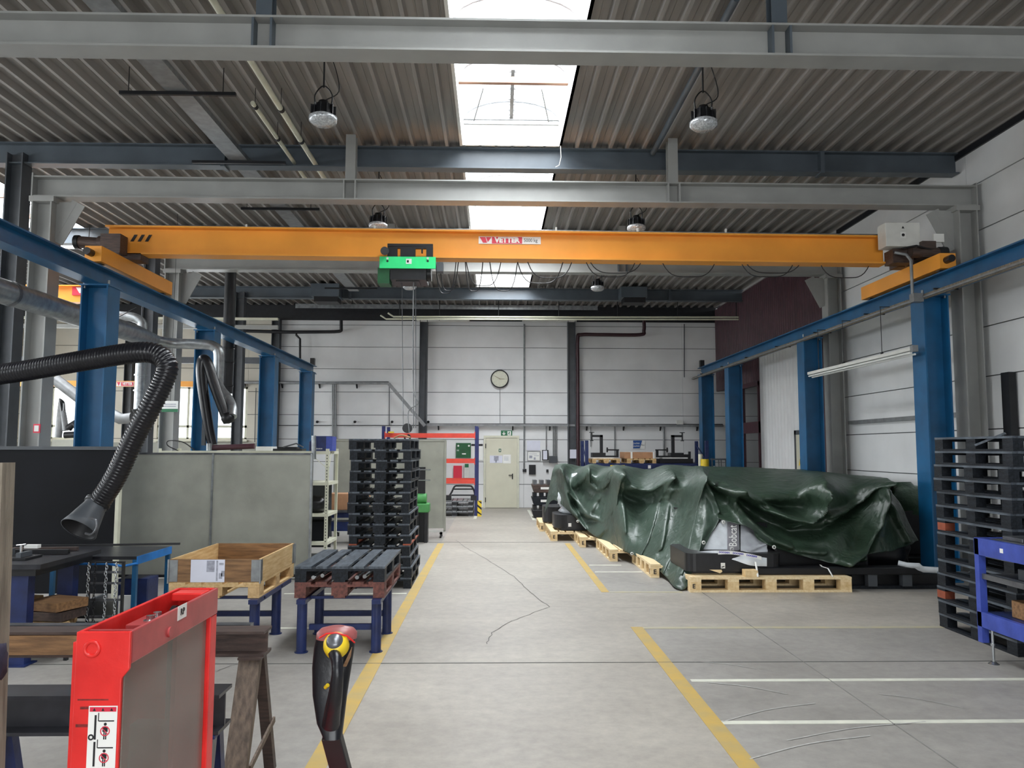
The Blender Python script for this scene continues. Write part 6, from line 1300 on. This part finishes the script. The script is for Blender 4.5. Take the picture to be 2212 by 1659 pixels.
hs = [A(-140, 835, 6.8), A(-40, 815, 6.6), A(60, 800, 6.5), A(180, 779, 6.4), A(290, 762, 6.3), A(338, 765, 6.3), A(362, 790, 6.3), A(352, 826, 6.3), A(325, 880, 6.3), A(290, 945, 6.35), A(250, 1030, 6.4), A(215, 1085, 6.45)]
hose(hs, 0.082).build('flex_hose', 'hose', t)
c0 = A(208, 1090, 6.45); c1 = A(170, 1144, 6.30); ax = (c1-c0).normalized(); L_ = (c1-c0).length
MB().lathe(c0, [(0.085, -0.04), (0.09, 0.0), (0.088, 0.02), (0.125, L_*0.75), (0.145, L_), (0.138, L_)], 30, ax).build('hood', 'dark_col', t)
MB().lathe(c0, [(0.078, 0.03), (0.115, L_*0.75), (0.135, L_*0.985)], 30, ax).build('hood_inner_shade', 'ink', t)  # black inner skin: the shade inside the hood put in as colour
MB().lathe(c0, [(0.088, -0.035), (0.1, -0.03), (0.1, 0.0), (0.088, 0.005)], 30, ax).build('hood_collar', 'black', t)
MB().tube(crom([A(192, 1118, 6.2), A(207, 1124, 6.2), A(208, 1142, 6.2), A(197, 1154, 6.2), A(184, 1152, 6.2)], 5), 0.009, 8).build('hood_handle', 'mill', t)
MB().tube([A(-140, 835, 6.8), A(-150, 700, 6.8)], 0.08, 12).build('arm_mount', 'black', t)
t = thing('fume_extractor', 'second extraction arm folded down beside the second left blue column', 'extraction arm', (-5.0, 13.2, 1.8))
B = lambda px, py, Y=13.2: at(px, py, Y)
MB().tube(crom([B(459, 962), B(452, 930), B(444, 880), B(437, 830), B(435, 795), B(440, 776), B(450, 790), B(461, 825), B(473, 860), B(486, 895), B(491, 910)], 6), 0.085, 14, rf=lambda s_: 0.075+0.015*math.sin(math.pi*s_)).build('flex_hose', 'hose', t)
MB().tube(crom([B(468, 826, 13.6), B(478, 845, 13.5), B(492, 862, 13.4), B(500, 880, 13.3), B(500, 900, 13.2)], 5), 0.09, 14).build('arm_duct', 'galv', t)
MB().lathe(B(492, 903), [(0.001, -0.1), (0.09, -0.08), (0.11, 0.0), (0.09, 0.08), (0.001, 0.1)], 18, (0.3, 0, -1)).build('arm_joint', 'black', t)
MB().box(B(440, 880).x, B(445, 880).x+0.02, 13.15, 13.2, 1.85, 3.3).build('arm_spring', 'dark_col', t)
# vertical round flues
for i, (px, Y, r_, zt, zb2, m) in enumerate(((488, 16.4, 0.115, 5.3, 2.95, 'black_steel'), (300, 15.2, 0.10, 4.1, 2.55, 'galv'))):
    x = at(px, 900, Y).x
    t = thing('vertical_duct', ['black vertical round flue between the second and third left blue columns', 'bright vertical galvanised duct behind the hose bend'][i], 'duct', (x, Y, zb2))
    MB().cyl((x, Y, zb2), (x, Y, zt if i else ZR), r_, 18).build('duct_run', m, t)
    if i: MB().cyl((x, Y, zt), (x, Y, ZR+0.005), 0.01, 6).build('duct_wire', 'ink', t)
    for z in ((3.1, 3.6, 3.9, 4.4) if i == 0 else (2.9, 3.2)): MB().cyl((x, Y, z), (x, Y, z+0.03), r_+0.02, 18).build('duct_collar', m, t)
    if i: MB().cyl((x, Y, zb2-0.1), (x, Y, zb2), r_*0.9, 16, r_*1.3).cyl((x, Y, zb2-0.25), (x, Y, zb2-0.1), 0.05, 12).build('duct_nozzle', 'black', t); MB().tube(crom([(x, Y, zt), (x-0.02, Y, zt+0.15), (x-0.2, Y, zt+0.25), (x-0.5, Y, zt+0.28)], 5), r_*0.9, 12).build('duct_elbow', m, t)
o = MB().tube([at(120, 820, 15.5), at(175, 862, 15.5), at(262, 905, 15.5), at(285, 903, 15.5)], 0.11, 14).build('sloping_duct', 'galv_pipe'); tag(o, 'pale sloping duct in front of the far left window', 'duct'); MB().cyl(at(175, 862, 15.5), at(175, 862, 15.5)+Vector((0,0,ZR+0.005-at(175, 862, 15.5).z)), 0.01, 6).build('duct_wire', 'ink', o)
t = thing('far_extraction_arm', 'grey folded extraction arm silhouetted in the far left window', 'extraction arm', (at(135, 900, 19).x, 19, 1.75))
MB().tube([at(125, 945, 19), at(134, 866, 19), at(142, 930, 19)], 0.13, 12, rf=lambda s_: 0.09).build('arm_tube', 'galv_pipe', t)
MB().tube([at(140, 940, 19), at(178, 938, 19)], 0.08, 10).tube([at(148, 925, 19), at(160, 915, 19), at(172, 928, 19)], 0.09, 10).build('arm_motor', 'black', t); MB().box(at(118, 940, 19).x, at(175, 940, 19).x, 18.9, 19.2, 0.0, 2.0).build('arm_pedestal', 'panel_grey', t)
# bay cranes
t = thing('bay_crane', 'yellow crane girder of the left bay beside the first blue column', 'crane', (-10, 14.8, 4.7))
a = at(70, 617, 14.8); b = at(235, 655, 14.8); MB().ibeam((-14.4, 14.8, (a.z+b.z)/2), (at(230, 640, 14.8).x, 14.8, (a.z+b.z)/2), a.z-b.z, 0.2, 0.012, 0.02).build('girder', 'yellow', t)
p = at(166, 625, 14.7); sg = MB().box(p.x-0.12, p.x+0.12, 14.76, 14.78, p.z-0.1, p.z+0.06).build('nameplate', 'sign_red', t); MB().poly([(p.x-0.05, 14.758, p.z+0.05), (p.x+0.02, 14.758, p.z-0.06), (p.x+0.12, 14.758, p.z-0.06), (p.x+0.12, 14.758, p.z), (p.x+0.04, 14.758, p.z+0.05)], 0.002, (0, -1, 0)).build('nameplate_mark', 'sign_white', sg)
t = thing('bay_crane', 'far orange crane beam with nameplate in the left bay', 'crane', (-10, 22.0, 3.5))
a = at(235, 823, 22.0); b = at(430, 836, 22.0); MB().box(-14.4, b.x, 21.95, 22.05, b.z, a.z).build('girder', 'yellow', t)
n0 = at(252, 824.5, 21.94); n1 = at(289, 834.5, 21.94); sg = MB().box(n0.x, n1.x, 21.935, 21.945, n1.z, n0.z).build('nameplate', 'sign_white', t)
MB().box(n0.x+0.13, n1.x-0.01, 21.93, 21.934, n1.z+0.01, n0.z-0.01).poly([(n0.x+0.01, 21.93, n0.z-0.01), (n0.x+0.11, 21.93, n0.z-0.01), (n0.x+0.06, 21.93, n1.z+0.01)], 0.004, (0, 1, 0)).build('nameplate_field', 'sign_red', sg)
text('nameplate_lettering', 'VETTER', 0.1, ((n0.x+0.13+n1.x)/2, 21.925, (n0.z+n1.z)/2), 'sign_white', sg, xs=0.8, bold=0.003)
for i, (py, Y, m) in enumerate(((684, 20.5, 'cream'), (702, 20.8, 'beam_light'), (775, 22.5, 'dark_col'))):
    a = at(-150, py, Y); b = at(600 if i < 2 else 590, py, Y); o = MB().box(a.x, b.x, Y, Y+0.1, a.z-(0.03, 0.05, 0.09)[i], a.z+(0.03, 0.05, 0.09)[i]).build('bay_beam', m); tag(o, ['thin pale cross pipe high in the left bay', 'light grey cross rail below the pale pipe in the left bay', 'dark grey cross beam above the far windows'][i], 'beam')
# small signs on columns
a = at(57, 915, 10.5); o = MB().box(a.x-0.0, a.x+0.09, 10.66, 10.675, a.z-0.12, a.z).build('hydrant_sign', 'sign_red'); tag(o, 'small red fire hose sign on the left light grey column', 'sign')
MB().box(a.x+0.015, a.x+0.075, 10.655, 10.66, a.z-0.10, a.z-0.02).build('sign_symbol', 'sign_white', o)
a = at(350, 866, 14.9); b = at(384, 890, 14.9); o = MB().box(a.x, b.x, 14.9, 14.92, b.z, a.z).build('notice_plate', 'sign_white'); tag(o, 'white and green notice plate hanging in front of the far window', 'sign')
MB().box(a.x, b.x, 14.895, 14.9, b.z, b.z+0.06).build('plate_band', 'sign_green', o)
for z in (0.1, 0.14): MB().box(a.x+0.04, b.x-0.04, 14.895, 14.9, b.z+z, b.z+z+0.015).build('plate_line', 'paper_grey', o)
MB().cyl(((a.x+b.x)/2, 14.91, a.z), ((a.x+b.x)/2, 14.91, ZR+0.09), 0.004, 5).build('plate_wire', 'ink', o)
# items on top of the middle pallet stack
zt = 14*H+0.002
o = MB().tube(crom([(-1.35, 10.6, zt+0.015), (-1.25, 10.55, zt+0.05), (-1.12, 10.5, zt+0.02)], 5), 0.012, 8).build('loose_strap', 'cardboard'); tag(o, 'short pale strap lying on top of the middle black pallet stack', 'strap')
